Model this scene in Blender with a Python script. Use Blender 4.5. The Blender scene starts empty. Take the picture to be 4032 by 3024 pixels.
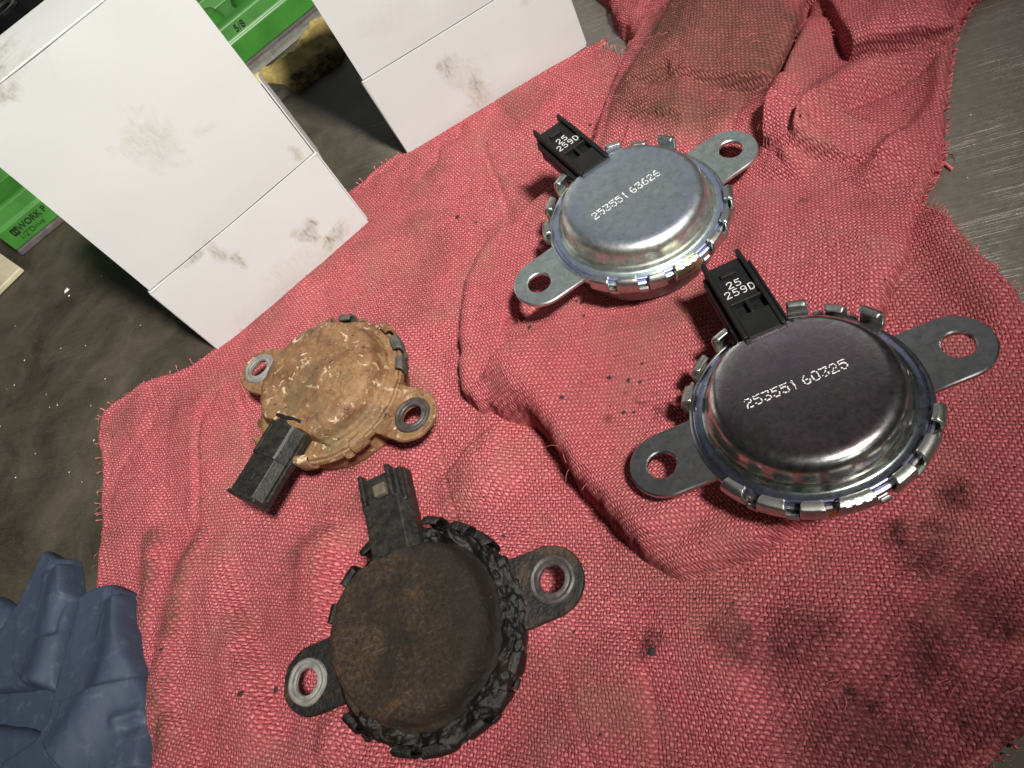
import bpy, math, random
import numpy as np
from mathutils import Matrix, Vector
random.seed(7); rng = np.random.default_rng(7)
scn = bpy.context.scene
col = scn.collection
rad = math.radians

# ------------------------------------------------------------------ camera
CAM_H = 0.184
AX = np.array(((0.92672, -0.20902, -0.31226), (0.0, -0.83101, 0.55626), (-0.37576, -0.51550, -0.77011)))
cam_data = bpy.data.cameras.new('camera')
cam = bpy.data.objects.new('camera', cam_data); col.objects.link(cam)
cam_data.sensor_fit = 'HORIZONTAL'; cam_data.sensor_width = 36.0
cam_data.lens = 36.0 * 3031.0 / 4032.0
cam_data.clip_start = 0.005; cam_data.clip_end = 20.0
m = Matrix.Identity(4)
for i in range(3):
    m[i][0] = AX[i][0]; m[i][1] = -AX[i][1]; m[i][2] = -AX[i][2]
m[0][3], m[1][3], m[2][3] = 0.0, 0.0, CAM_H
cam.matrix_world = m
scn.camera = cam

# ------------------------------------------------------------------ room light
world = bpy.data.worlds.new('World'); scn.world = world
world.use_nodes = True
bg = world.node_tree.nodes['Background']
bg.inputs['Color'].default_value = (0.95, 0.97, 1.0, 1.0); bg.inputs['Strength'].default_value = 0.018

def lamp_at(name, kind, loc, target, energy, color, **kw):
    ld = bpy.data.lights.new(name, kind); ld.energy = energy; ld.color = color
    for k, v in kw.items(): setattr(ld, k, v)
    o = bpy.data.objects.new(name, ld); col.objects.link(o)
    o.location = loc
    o.rotation_euler = (Vector(target) - Vector(loc)).to_track_quat('-Z', 'Y').to_euler()
    return o
# bench lamp over the right shoulder, an unseen area lamp added beyond the bench for cap reflections, soft light from the open door behind
lamp_at('bench_lamp', 'SPOT', (0.36, -0.20, 0.80), (-0.175, 0.232, 0.0), 92.0, (1.0, 0.955, 0.89), spot_size=rad(33), spot_blend=1.0, shadow_soft_size=0.055)
lamp_at('far_reflection_light', 'AREA', (-0.3, 2.5, 1.75), (-0.3, 0.1, 1.0), 6.0, (0.95, 1.0, 1.0), shape='RECTANGLE', size=3.0, size_y=1.7)
lamp_at('shop_door_light', 'AREA', (0.9, -1.3, 0.9), (-0.1, 0.2, 0.05), 2.8, (1.0, 0.99, 0.95), shape='RECTANGLE', size=0.5, size_y=0.45)

scn.view_settings.view_transform = 'Standard'
scn.view_settings.look = 'None'
scn.view_settings.exposure = 0.0
scn.view_settings.gamma = 1.0
scn.view_settings.use_curve_mapping = False
scn.render.engine = 'CYCLES'
scn.cycles.use_denoising = True
scn.cycles.max_bounces = 8

# plan of the bench, metres from the point under the camera
P={'yellow': [(-0.2236, 0.3594),(-0.203, 0.3767),(-0.1842, 0.396),(-0.1781, 0.387),(-0.1769, 0.3753),(-0.1672, 0.363),(-0.168, 0.3531),(-0.1774, 0.3477),(-0.1866, 0.3436),(-0.1927, 0.3409),(-0.2091, 0.3524)], 'cuff': [(-0.2284, 0.3658),(-0.2115, 0.3563),(-0.1955, 0.345),(-0.1995, 0.3395),(-0.2053, 0.3381),(-0.2166, 0.3532)], 'greystrip': [(-0.2353, 0.3805),(-0.1908, 0.4127),(-0.1864, 0.4045),(-0.23, 0.371)], 'cream': [(-0.3737, 0.2919),(-0.3487, 0.2727),(-0.3582, 0.2617)], 'glove_f1': [(-0.2534, 0.1044),(-0.2451, 0.1003),(-0.2378, 0.0987),(-0.2293, 0.0838),(-0.2257, 0.0706),(-0.2234, 0.0519),(-0.2303, 0.0543),(-0.2343, 0.0556),(-0.2401, 0.0551),(-0.2512, 0.0553),(-0.2615, 0.0559),(-0.2693, 0.0701),(-0.2599, 0.0774),(-0.2568, 0.0851)], 'glove_f2': [(-0.2261, 0.0836),(-0.2189, 0.0861),(-0.2128, 0.0861),(-0.2049, 0.0825),(-0.2006, 0.0725),(-0.1951, 0.0625),(-0.1851, 0.0483),(-0.1806, 0.0295),(-0.1952, 0.0267),(-0.2192, 0.0277),(-0.2363, 0.0305),(-0.2381, 0.0339),(-0.2252, 0.0404),(-0.2229, 0.045),(-0.2241, 0.0518),(-0.2247, 0.0678),(-0.2252, 0.0753)], 'glove_low': [(-0.2703, 0.0601),(-0.2476, 0.0582),(-0.2359, 0.0567),(-0.2299, 0.0539),(-0.2193, 0.0304),(-0.2498, 0.0292)], 'glove_roll': [(-0.2533, 0.0452),(-0.2388, 0.0447),(-0.2323, 0.0436),(-0.227, 0.0413),(-0.2244, 0.0377),(-0.2303, 0.0329),(-0.2452, 0.0303)], 'glove_left': [(-0.2765, 0.0901),(-0.2618, 0.0855),(-0.2594, 0.075),(-0.266, 0.0705)], 'glove_dark': [(-0.2354, 0.0973),(-0.2326, 0.0957),(-0.2317, 0.0917),(-0.2327, 0.0875),(-0.2355, 0.0889)], 'lower': [(-0.0256, 0.2731),(-0.034, 0.2848),(-0.0401, 0.2901),(-0.1223, 0.2619),(-0.1456, 0.2499),(-0.1654, 0.2394),(-0.1995, 0.1821),(-0.2498, 0.1655),(-0.2391, 0.1294),(-0.2262, 0.0888),(-0.2203, 0.0632),(-0.2084, 0.0317),(-0.1964, 0.0023),(-0.0037, 0.0016),(0.013, 0.0156),(0.0223, 0.0206),(0.0306, 0.0263),(0.0451, 0.0359),(0.0609, 0.0732),(0.0611, 0.1198),(0.061, 0.1268),(0.0567, 0.1392),(0.0537, 0.1534),(0.0502, 0.1617),(0.0315, 0.1802),(-0.0073, 0.2367)], 'upper': [(-0.0333, 0.3414),(-0.0298, 0.309),(-0.0279, 0.2912),(-0.0228, 0.2777),(-0.0286, 0.2565),(-0.0383, 0.2289),(-0.0448, 0.2155),(-0.0641, 0.2003),(-0.0832, 0.1855),(-0.09, 0.1681),(-0.0904, 0.1461),(-0.0884, 0.1273),(-0.0767, 0.1188),(-0.0646, 0.1118),(-0.0533, 0.091),(-0.0458, 0.0793),(-0.0366, 0.0673),(-0.0297, 0.0633),(-0.0191, 0.0643),(-0.0069, 0.0686),(0.0096, 0.0805),(0.0239, 0.1053),(0.0326, 0.1284),(0.0426, 0.1444),(0.0474, 0.1579),(0.0561, 0.1717),(0.0606, 0.1805),(0.0679, 0.2039),(0.0771, 0.2261),(0.085, 0.2382),(0.095, 0.254)], 'l1': [(-0.2062, 0.1082),(-0.2004, 0.0844),(-0.1983, 0.0686)], 'l2': [(-0.1844, 0.1037),(-0.1849, 0.0927),(-0.1846, 0.0629),(-0.1827, 0.0493),(-0.1788, 0.0302)], 'l3': [(-0.1826, 0.0996),(-0.1693, 0.0751),(-0.1535, 0.0489),(-0.1438, 0.0305)], 'l3v': [(-0.1721, 0.0982),(-0.1569, 0.0685),(-0.1442, 0.0459),(-0.1367, 0.0296)], 'l4': [(-0.131, 0.0958),(-0.1326, 0.0809),(-0.13, 0.063),(-0.1273, 0.0542)], 'l5': [(-0.089, 0.1109),(-0.0846, 0.1041),(-0.0828, 0.0917)], 'l6': [(-0.124, 0.0275),(-0.1221, 0.0347),(-0.114, 0.0366)], 'l7': [(0.0492, 0.1581),(0.0512, 0.143),(0.0551, 0.1244),(0.0567, 0.1067)], 'l7v': [(0.0464, 0.1524),(0.0473, 0.1399),(0.0499, 0.126),(0.0517, 0.1134)], 'l8': [(-0.1616, 0.2006),(-0.1286, 0.2117),(-0.096, 0.2129)], 'l9': [(-0.0319, 0.0397),(-0.0031, 0.0479),(0.0335, 0.0544)], 'l10': [(-0.0748, 0.0318),(-0.037, 0.0457),(-0.0122, 0.0574)], 'u1': [(0.0223, 0.2848),(0.013, 0.271),(-0.0002, 0.2481),(-0.0177, 0.2228)], 'v1': [(0.0391, 0.2638),(0.0365, 0.2555),(0.0302, 0.2382),(0.0223, 0.223),(0.0196, 0.215)], 'u2': [(0.0419, 0.252),(0.029, 0.2256),(0.0198, 0.2048),(0.0138, 0.1861)], 'v2': [(0.0187, 0.203),(0.0148, 0.1934),(0.0115, 0.1849)], 'u3': [(0.0745, 0.2186),(0.0526, 0.2152),(0.0331, 0.2049),(0.0206, 0.1857),(0.0157, 0.1748)], 'v3': [(0.0311, 0.1987),(0.025, 0.1914),(0.0206, 0.1809)], 'u4': [(0.0421, 0.2212),(0.0522, 0.2247),(0.0631, 0.2232),(0.0778, 0.2267)], 'v4': [(0.0438, 0.2221),(0.0533, 0.2224),(0.0662, 0.2237),(0.077, 0.2266)], 'u5': [(0.0752, 0.2216),(0.0639, 0.1952),(0.0555, 0.184),(0.0467, 0.1785),(0.0339, 0.1649)], 'v5': [(0.0692, 0.2221),(0.0618, 0.1991),(0.052, 0.1866),(0.0359, 0.1689)], 'v6': [(0.0725, 0.2167),(0.0504, 0.2061),(0.0346, 0.1989)], 'u7': [(-0.0759, 0.1342),(-0.0693, 0.1243),(-0.0625, 0.1089),(-0.0522, 0.0892),(-0.0446, 0.0769),(-0.0351, 0.064)], 'v7': [(-0.0759, 0.1347),(-0.0706, 0.1234),(-0.0671, 0.1147)], 'u8': [(-0.0862, 0.1703),(-0.0871, 0.1466),(-0.0856, 0.1271),(-0.075, 0.1189),(-0.0657, 0.1133)], 'v8': [(-0.0729, 0.1516),(-0.0682, 0.1512),(-0.0612, 0.1573)], 'v9': [(-0.0084, 0.2266),(-0.0153, 0.2259),(-0.0212, 0.2224)], 'u10': [(0.0185, 0.1674),(0.0269, 0.1522),(0.0337, 0.1388)], 'brown': [(-0.0059, 0.2769),(0.0342, 0.2505),(0.0291, 0.2307),(0.0191, 0.2131),(0.0028, 0.1996),(-0.0138, 0.2018),(-0.0351, 0.218),(-0.0318, 0.2249),(-0.0208, 0.246)], 'stains': [(0.0275, 0.0675),(0.0227, 0.0596),(0.0306, 0.0473),(0.0313, 0.0519),(0.0341, 0.0745),(-0.0401, 0.0483),(-0.019, 0.0483),(0.0059, 0.0239),(0.0029, 0.0335),(0.034, 0.0462),(0.0184, 0.0425),(0.0216, 0.0297),(0.0198, 0.0669)], 'crumbs': [(-0.0476, 0.1484),(-0.0472, 0.1432),(-0.0645, 0.1445),(-0.0316, 0.1216),(-0.0409, 0.1187),(-0.0358, 0.1169),(-0.0326, 0.1157),(-0.0376, 0.1066),(-0.0351, 0.1064),(-0.053, 0.1121),(-0.0868, 0.0911),(-0.0751, 0.0807),(-0.0425, 0.2396),(-0.0956, 0.2115),(-0.0877, 0.2058),(-0.0492, 0.1496),(-0.1448, 0.0482),(-0.1521, 0.0468),(-0.1843, 0.0615),(-0.0805, 0.0729),(-0.0382, 0.0471),(0.0234, 0.1851)], 'flakes': [(-0.3088, 0.2466),(-0.3055, 0.2423),(-0.2492, 0.2076),(-0.2797, 0.205),(-0.2959, 0.2081),(-0.3181, 0.2074),(-0.2877, 0.1746),(-0.2832, 0.1746),(-0.2532, 0.151),(-0.2609, 0.1384),(-0.2915, 0.1419),(-0.2518, 0.1324),(-0.2931, 0.1825),(-0.2852, 0.1516),(-0.3178, 0.1935),(-0.2593, 0.1819),(-0.2622, 0.1693)], 'lint': [(0.0587, 0.1756),(0.0602, 0.1718)], 'lint2': [(0.0604, 0.1786),(0.0619, 0.1749)], 'pinkbit': [(-0.2406, 0.1128)], 'scr': [(0.0726, 0.2094),(0.0793, 0.2098),(0.0683, 0.2019),(0.0772, 0.2011),(0.0555, 0.1522),(0.0714, 0.1558)], 'g1': [(-0.2354, 0.0963),(-0.2329, 0.0816),(-0.2305, 0.0621),(-0.2338, 0.0541)], 'g1c': [(-0.23, 0.0843),(-0.2309, 0.0773),(-0.2302, 0.0693)], 'g1w': [(-0.2258, 0.0676),(-0.2221, 0.0667),(-0.2178, 0.0665)], 'g2': [(-0.203, 0.0817),(-0.2006, 0.0674),(-0.2002, 0.0544),(-0.2036, 0.0399),(-0.209, 0.0322)], 'g2w': [(-0.195, 0.0416),(-0.1889, 0.0434),(-0.1827, 0.045)], 'g2v': [(-0.1918, 0.0392),(-0.1869, 0.0412),(-0.1839, 0.0422)], 'g2e': [(-0.1846, 0.0466),(-0.1832, 0.0376),(-0.1808, 0.0293)], 'g2k': [(-0.2117, 0.0687),(-0.2009, 0.0682),(-0.1915, 0.066)], 'g2s': [(-0.2143, 0.0494),(-0.2129, 0.0408),(-0.2166, 0.0345)]}
# ------------------------------------------------------------------ helpers
def vnoise(x, y, seed=0):
    x = np.asarray(x, float); y = np.asarray(y, float)
    xi = np.floor(x).astype(np.int64); yi = np.floor(y).astype(np.int64)
    fx = x - xi; fy = y - yi
    fx = fx*fx*fx*(fx*(fx*6-15)+10); fy = fy*fy*fy*(fy*(fy*6-15)+10)
    def h(a, b):
        n = (a*374761393 + b*668265263 + seed*1274126177) & 0xffffffff
        n = ((n ^ (n >> 13))*1274126177) & 0xffffffff
        n = n ^ (n >> 16)
        return (n & 0xffff)/32767.5 - 1.0
    a = h(xi, yi); b = h(xi+1, yi); c = h(xi, yi+1); d = h(xi+1, yi+1)
    return (a*(1-fx)+b*fx)*(1-fy) + (c*(1-fx)+d*fx)*fy
def fbm(x, y, seed=0, octv=4):
    s = 0; a = 1.0; t = 0
    for k in range(octv):
        s = s + a*vnoise(x*2**k+17.3*k, y*2**k-9.1*k, seed+k); t += a; a *= .5
    return s/t
def sstep(a, b, x):
    t = np.clip((x-a)/(b-a), 0, 1); return t*t*(3-2*t)

def spline(pts, n=6, closed=False):
    p = np.array(pts, float); N = len(p); out = []
    segs = N if closed else N-1
    for i in range(segs):
        if closed: p0, p1, p2, p3 = p[(i-1) % N], p[i], p[(i+1) % N], p[(i+2) % N]
        else: p0, p1, p2, p3 = p[max(i-1, 0)], p[i], p[i+1], p[min(i+2, N-1)]
        for k in range(n):
            t = k/n
            out.append(.5*((2*p1)+(-p0+p2)*t+(2*p0-5*p1+4*p2-p3)*t*t+(-p0+3*p1-3*p2+p3)*t**3))
    if not closed: out.append(p[-1])
    return np.array(out)

def seg_near(X, Y, line, closed=False):
    """distance to a polyline, the signed side, and the share of its length"""
    L = np.array(line); A = L if closed else L[:-1]; B = np.roll(L, -1, 0) if closed else L[1:]
    best = np.full(X.shape, 1e9); side = np.zeros(X.shape); tt = np.zeros(X.shape)
    qx = np.zeros(X.shape); qy = np.zeros(X.shape)
    for i in range(len(A)):
        dx, dy = B[i]-A[i]; l2 = dx*dx+dy*dy+1e-18
        t = np.clip(((X-A[i, 0])*dx+(Y-A[i, 1])*dy)/l2, 0, 1)
        px = A[i, 0]+t*dx; py = A[i, 1]+t*dy
        d = np.hypot(X-px, Y-py); w = d < best
        best = np.where(w, d, best); side = np.where(w, np.sign((X-A[i, 0])*-dy+(Y-A[i, 1])*dx), side)
        tt = np.where(w, (i+t)/len(A), tt); qx = np.where(w, px, qx); qy = np.where(w, py, qy)
    return best, side, tt, qx, qy
def inside(X, Y, poly):
    r = np.zeros(X.shape, bool); L = np.array(poly); n = len(L)
    for i in range(n):
        x0, y0 = L[i]; x1, y1 = L[(i+1) % n]
        if y0 == y1: continue
        c = ((y0 > Y) != (y1 > Y)) & (X < (x1-x0)*(Y-y0)/(y1-y0)+x0)
        r ^= c
    return r
def ridge(X, Y, name, h, w, w2=None, z=0.25):
    d, s, t, _, _ = seg_near(X, Y, spline(P[name], 5))
    w2 = w2 or w
    ww = np.where(s > 0, w, w2)
    end = sstep(0, z, t)*sstep(0, z, 1-t) if z > 0 else 1.0
    return h*np.exp(-(d/ww)**2)*end

def crease(X, Y, name, h, w, z=0.06):
    d, _, t, _, _ = seg_near(X, Y, spline(P[name], 5))
    return h*np.exp(-d/w)*sstep(0, z, t)*sstep(0, z, 1-t)
def cliff(X, Y, name, h, w, decay, sgn, z=0.12):
    """one side of the line stands higher, falling back over the decay length"""
    d, s, t, _, _ = seg_near(X, Y, spline(P[name], 5))
    sd = d*s*sgn
    return h*sstep(-w, w, sd)*np.exp(-np.maximum(sd, 0)/decay)*sstep(0, z, t)*sstep(0, z, 1-t)
def lean(X, Y, name, L, sgn, decay=.005, z=.1):
    """sideways shift that lets the high side of a fold hang over the low side"""
    d, s, t, qx, qy = seg_near(X, Y, spline(P[name], 5))
    sd = d*s*sgn; w = L*sstep(-.0002, .0016, sd)*np.exp(-np.maximum(sd, 0)/decay)*sstep(0, z, t)*sstep(0, z, 1-t)
    return -(X-qx)/(d+1e-6)*w, -(Y-qy)/(d+1e-6)*w
def mesh_np(name, V, F, smooth=True, sharp=None):
    me = bpy.data.meshes.new(name)
    V = np.asarray(V, np.float32)
    if isinstance(F, np.ndarray):
        nf, k = F.shape
        me.vertices.add(len(V)); me.vertices.foreach_set('co', V.ravel())
        me.loops.add(nf*k); me.loops.foreach_set('vertex_index', F.astype(np.int32).ravel())
        me.polygons.add(nf); me.polygons.foreach_set('loop_start', np.arange(0, nf*k, k, dtype=np.int32))
        me.update(calc_edges=True); me.validate()
    else:
        me.from_pydata([tuple(map(float, v)) for v in V], [], F); me.update()
    me.polygons.foreach_set('use_smooth', np.full(len(me.polygons), smooth)); 
    if smooth and sharp: me.set_sharp_from_angle(angle=rad(sharp))
    return me
def obj(name, me, mat=None, parent=None, label=None, cat=None, group=None, kind=None):
    o = bpy.data.objects.new(name, me); col.objects.link(o)
    if mat is not None and me is not None and not me.materials: me.materials.append(mat)
    if parent is not None: o.parent = parent
    if label: o['label'] = label
    if cat: o['category'] = cat
    if group: o['group'] = group
    if kind: o['kind'] = kind
    return o
def thing(name, loc, label, cat, group=None, rz=0.0, mat4=None):
    o = bpy.data.objects.new(name, None); col.objects.link(o)
    o.empty_display_size = 0.01
    if mat4 is not None: o.matrix_world = mat4
    else: o.location = loc; o.rotation_euler = (0, 0, rz)
    o['label'] = label; o['category'] = cat
    if group: o['group'] = group
    return o
def bevel(o, w, seg=2, ang=35):
    b = o.modifiers.new('bevel', 'BEVEL'); b.width = w; b.segments = seg; b.limit_method = 'ANGLE'; b.angle_limit = rad(ang)
    b.harden_normals = False
    return o

class MB:
    def __init__(s): s.v = []; s.f = []
    def add(s, V, F):
        n = len(s.v); s.v += [tuple(map(float, v)) for v in V]; s.f += [tuple(int(i)+n for i in f) for f in F]; return s
    def box(s, x0, x1, y0, y1, z0, z1, tx=0.0, ty=0.0):
        V = [(x0, y0, z0), (x1, y0, z0), (x1, y1, z0), (x0, y1, z0), (x0+tx, y0+ty, z1), (x1-tx, y0+ty, z1), (x1-tx, y1-ty, z1), (x0+tx, y1-ty, z1)]
        return s.add(V, [(0, 3, 2, 1), (4, 5, 6, 7), (0, 1, 5, 4), (1, 2, 6, 5), (2, 3, 7, 6), (3, 0, 4, 7)])
    def prism(s, pts, y0, y1):
        """cross-section (x, z) drawn along y"""
        n = len(pts); V = [(x, y0, z) for x, z in pts]+[(x, y1, z) for x, z in pts]
        F = [tuple(range(n)), tuple(reversed(range(n, 2*n)))]+[(i, i+n, (i+1) % n+n, (i+1) % n) for i in range(n)]
        return s.add(V, F)
    def slab(s, pts, z0, z1):
        n = len(pts); V = [(x, y, z0) for x, y in pts]+[(x, y, z1) for x, y in pts]
        F = [tuple(reversed(range(n))), tuple(range(n, 2*n))]+[(i, (i+1) % n, (i+1) % n+n, i+n) for i in range(n)]
        return s.add(V, F)
    def lathe(s, prof, seg=96, closed=False, a0=0.0, a1=2*math.pi):
        full = abs(a1-a0-2*math.pi) < 1e-6
        na = seg if full else seg+1; n = len(prof); V = []
        for i in range(na):
            a = a0+(a1-a0)*i/seg
            V += [(r*math.cos(a), r*math.sin(a), z) for r, z in prof]
        F = []
        for i in range(seg):
            j = (i+1) % na if full else i+1
            for k in range(n if closed else n-1):
                l = (k+1) % n
                F.append((i*n+k, j*n+k, j*n+l, i*n+l))
        if not full and closed:
            F.append(tuple(range(n))); F.append(tuple(reversed(range((na-1)*n, na*n))))
        return s.add(V, F)
    def tube(s, path, r, seg=6):
        p = np.array(path, float); n = len(p); V = []; F = []
        for i in range(n):
            t = p[min(i+1, n-1)]-p[max(i-1, 0)]; t /= np.linalg.norm(t)+1e-12
            a = np.cross(t, (0, 0, 1.0)); 
            if np.linalg.norm(a) < 1e-4: a = np.array((1.0, 0, 0))
            a /= np.linalg.norm(a); b = np.cross(t, a)
            rr = r if np.isscalar(r) else r[i]
            V += [tuple(p[i]+rr*(math.cos(2*math.pi*k/seg)*a+math.sin(2*math.pi*k/seg)*b)) for k in range(seg)]
        for i in range(n-1):
            for k in range(seg): F.append((i*seg+k, i*seg+(k+1) % seg, (i+1)*seg+(k+1) % seg, (i+1)*seg+k))
        F.append(tuple(reversed(range(seg)))); F.append(tuple(range((n-1)*seg, n*seg)))
        return s.add(V, F)
    def xf(s, fn): s.v = [tuple(map(float, fn(np.array(v)))) for v in s.v]; return s
    def mesh(s, name, smooth=True, sharp=32): return mesh_np(name, np.array(s.v), s.f, smooth, sharp)

def sheet(poly, step, hfn, jitter=0.0, hole=None):
    """cloth-like sheet inside an outline: grid points, the outer row drawn on to the outline"""
    pl = np.array(poly)
    if jitter:
        a = np.arange(len(pl))
        pl = pl+np.stack([fbm(a*.7, a*0+3, 5), fbm(a*.7, a*0+9, 6)], 1)*jitter
    x0, y0 = pl.min(0)-step; x1, y1 = pl.max(0)+step
    xs = np.arange(x0, x1+step, step); ys = np.arange(y0, y1+step, step)
    X, Y = np.meshgrid(xs, ys, indexing='ij')
    ins = inside(X, Y, pl)
    if hole is not None: ins &= ~hole(X, Y)
    c = ins[:-1, :-1] | ins[1:, :-1] | ins[1:, 1:] | ins[:-1, 1:]
    use = np.zeros(X.shape, bool)
    use[:-1, :-1] |= c; use[1:, :-1] |= c; use[1:, 1:] |= c; use[:-1, 1:] |= c
    out = use & ~ins
    out2 = out & ~inside(X, Y, pl)
    _, _, _, qx, qy = seg_near(X[out2], Y[out2], pl, True)
    X = X.copy(); Y = Y.copy(); X[out2] = qx; Y[out2] = qy
    idx = -np.ones(X.shape, int); idx[use] = np.arange(use.sum())
    i, j = np.nonzero(c)
    F = np.stack([idx[i, j], idx[i+1, j], idx[i+1, j+1], idx[i, j+1]], 1)
    x = X[use]; y = Y[use]
    d, _, _, _, _ = seg_near(x[:1], y[:1], pl, True)
    # distance to the outline, on a coarse grid
    cs = max(step*3, .0015); gx = np.arange(x0, x1+2*cs, cs); gy = np.arange(y0, y1+2*cs, cs)
    GX, GY = np.meshgrid(gx, gy, indexing='ij'); GD = seg_near(GX, GY, pl, True)[0]*np.where(inside(GX, GY, pl), 1, -1)
    u = (x-x0)/cs; v = (y-y0)/cs; iu = u.astype(int); iv = v.astype(int); fu = u-iu; fv = v-iv
    d = GD[iu, iv]*(1-fu)*(1-fv)+GD[iu+1, iv]*fu*(1-fv)+GD[iu, iv+1]*(1-fu)*fv+GD[iu+1, iv+1]*fu*fv
    d = np.maximum(d, 0)
    edge = out2[use]; d[edge] = 0
    return x, y, d, F
def attr(me, name, vals):
    a = me.attributes.new(name, 'FLOAT', 'POINT'); a.data.foreach_set('value', np.asarray(vals, np.float32))

# ------------------------------------------------------------------ materials
class NT:
    def __init__(s, name):
        s.m = bpy.data.materials.new(name); s.m.use_nodes = True; s.t = s.m.node_tree; s.b = s.t.nodes['Principled BSDF']
    def n(s, typ, **kw):
        nd = s.t.nodes.new(typ)
        for k, v in kw.items():
            if k.startswith('i_'):
                key = k[2:]; key = int(key) if key.isdigit() else key.replace('_', ' ')
                s.set(nd.inputs[key], v)
            else: setattr(nd, k, v)
        return nd
    def set(s, inp, v):
        if isinstance(v, bpy.types.NodeSocket): s.t.links.new(v, inp)
        elif isinstance(v, bpy.types.Node): s.t.links.new(v.outputs[0], inp)
        else:
            if hasattr(inp.default_value, '__len__') and not isinstance(v, str):
                v = tuple(v); v = v+(1.0,) if len(inp.default_value) == 4 and len(v) == 3 else v
            inp.default_value = v
    def math(s, op, a, b=0.0, c=0.0, clamp=False):
        nd = s.t.nodes.new('ShaderNodeMath'); nd.operation = op; nd.use_clamp = clamp
        s.set(nd.inputs[0], a); s.set(nd.inputs[1], b); s.set(nd.inputs[2], c); return nd.outputs[0]
    def noise(s, vec, scale, detail=4.0, rough=.55, dist=0.0, out='Fac'):
        nd = s.n('ShaderNodeTexNoise'); s.set(nd.inputs['Scale'], scale); s.set(nd.inputs['Detail'], detail); s.set(nd.inputs['Roughness'], rough); s.set(nd.inputs['Distortion'], dist)
        if vec is not None: s.set(nd.inputs['Vector'], vec)
        return nd.outputs[out]
    def ramp(s, fac, stops, interp='LINEAR'):
        nd = s.n('ShaderNodeValToRGB'); cr = nd.color_ramp; cr.interpolation = interp
        while len(cr.elements) < len(stops): cr.elements.new(.5)
        for e, (p, c) in zip(cr.elements, stops):
            e.position = p; e.color = (c, c, c, 1) if np.isscalar(c) else tuple(c)+(1,)
        s.set(nd.inputs[0], fac); return nd.outputs[0]
    def mix(s, fac, a, b, mode='MIX'):
        nd = s.n('ShaderNodeMix', data_type='RGBA', blend_type=mode)
        s.set(nd.inputs[0], fac); s.set(nd.inputs[6], a); s.set(nd.inputs[7], b); return nd.outputs[2]
    def co(s, what='Object'): return s.n('ShaderNodeTexCoord').outputs[what]
    def map(s, vec, scale=(1, 1, 1), rot=(0, 0, 0), loc=(0, 0, 0)):
        nd = s.n('ShaderNodeMapping'); s.set(nd.inputs['Scale'], scale); s.set(nd.inputs['Rotation'], rot); s.set(nd.inputs['Location'], loc); s.set(nd.inputs['Vector'], vec); return nd.outputs[0]
    def attrib(s, name): return s.n('ShaderNodeAttribute', attribute_name=name).outputs['Fac']
    def bump(s, h, dist, strength=1.0, normal=None):
        nd = s.n('ShaderNodeBump'); s.set(nd.inputs['Height'], h); s.set(nd.inputs['Distance'], dist); s.set(nd.inputs['Strength'], strength)
        if normal is not None: s.set(nd.inputs['Normal'], normal)
        return nd.outputs[0]
    def p(s, **kw):
        for k, v in kw.items():
            s.set(s.b.inputs[k.replace('_', ' ')], v)
        return s.m

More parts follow.
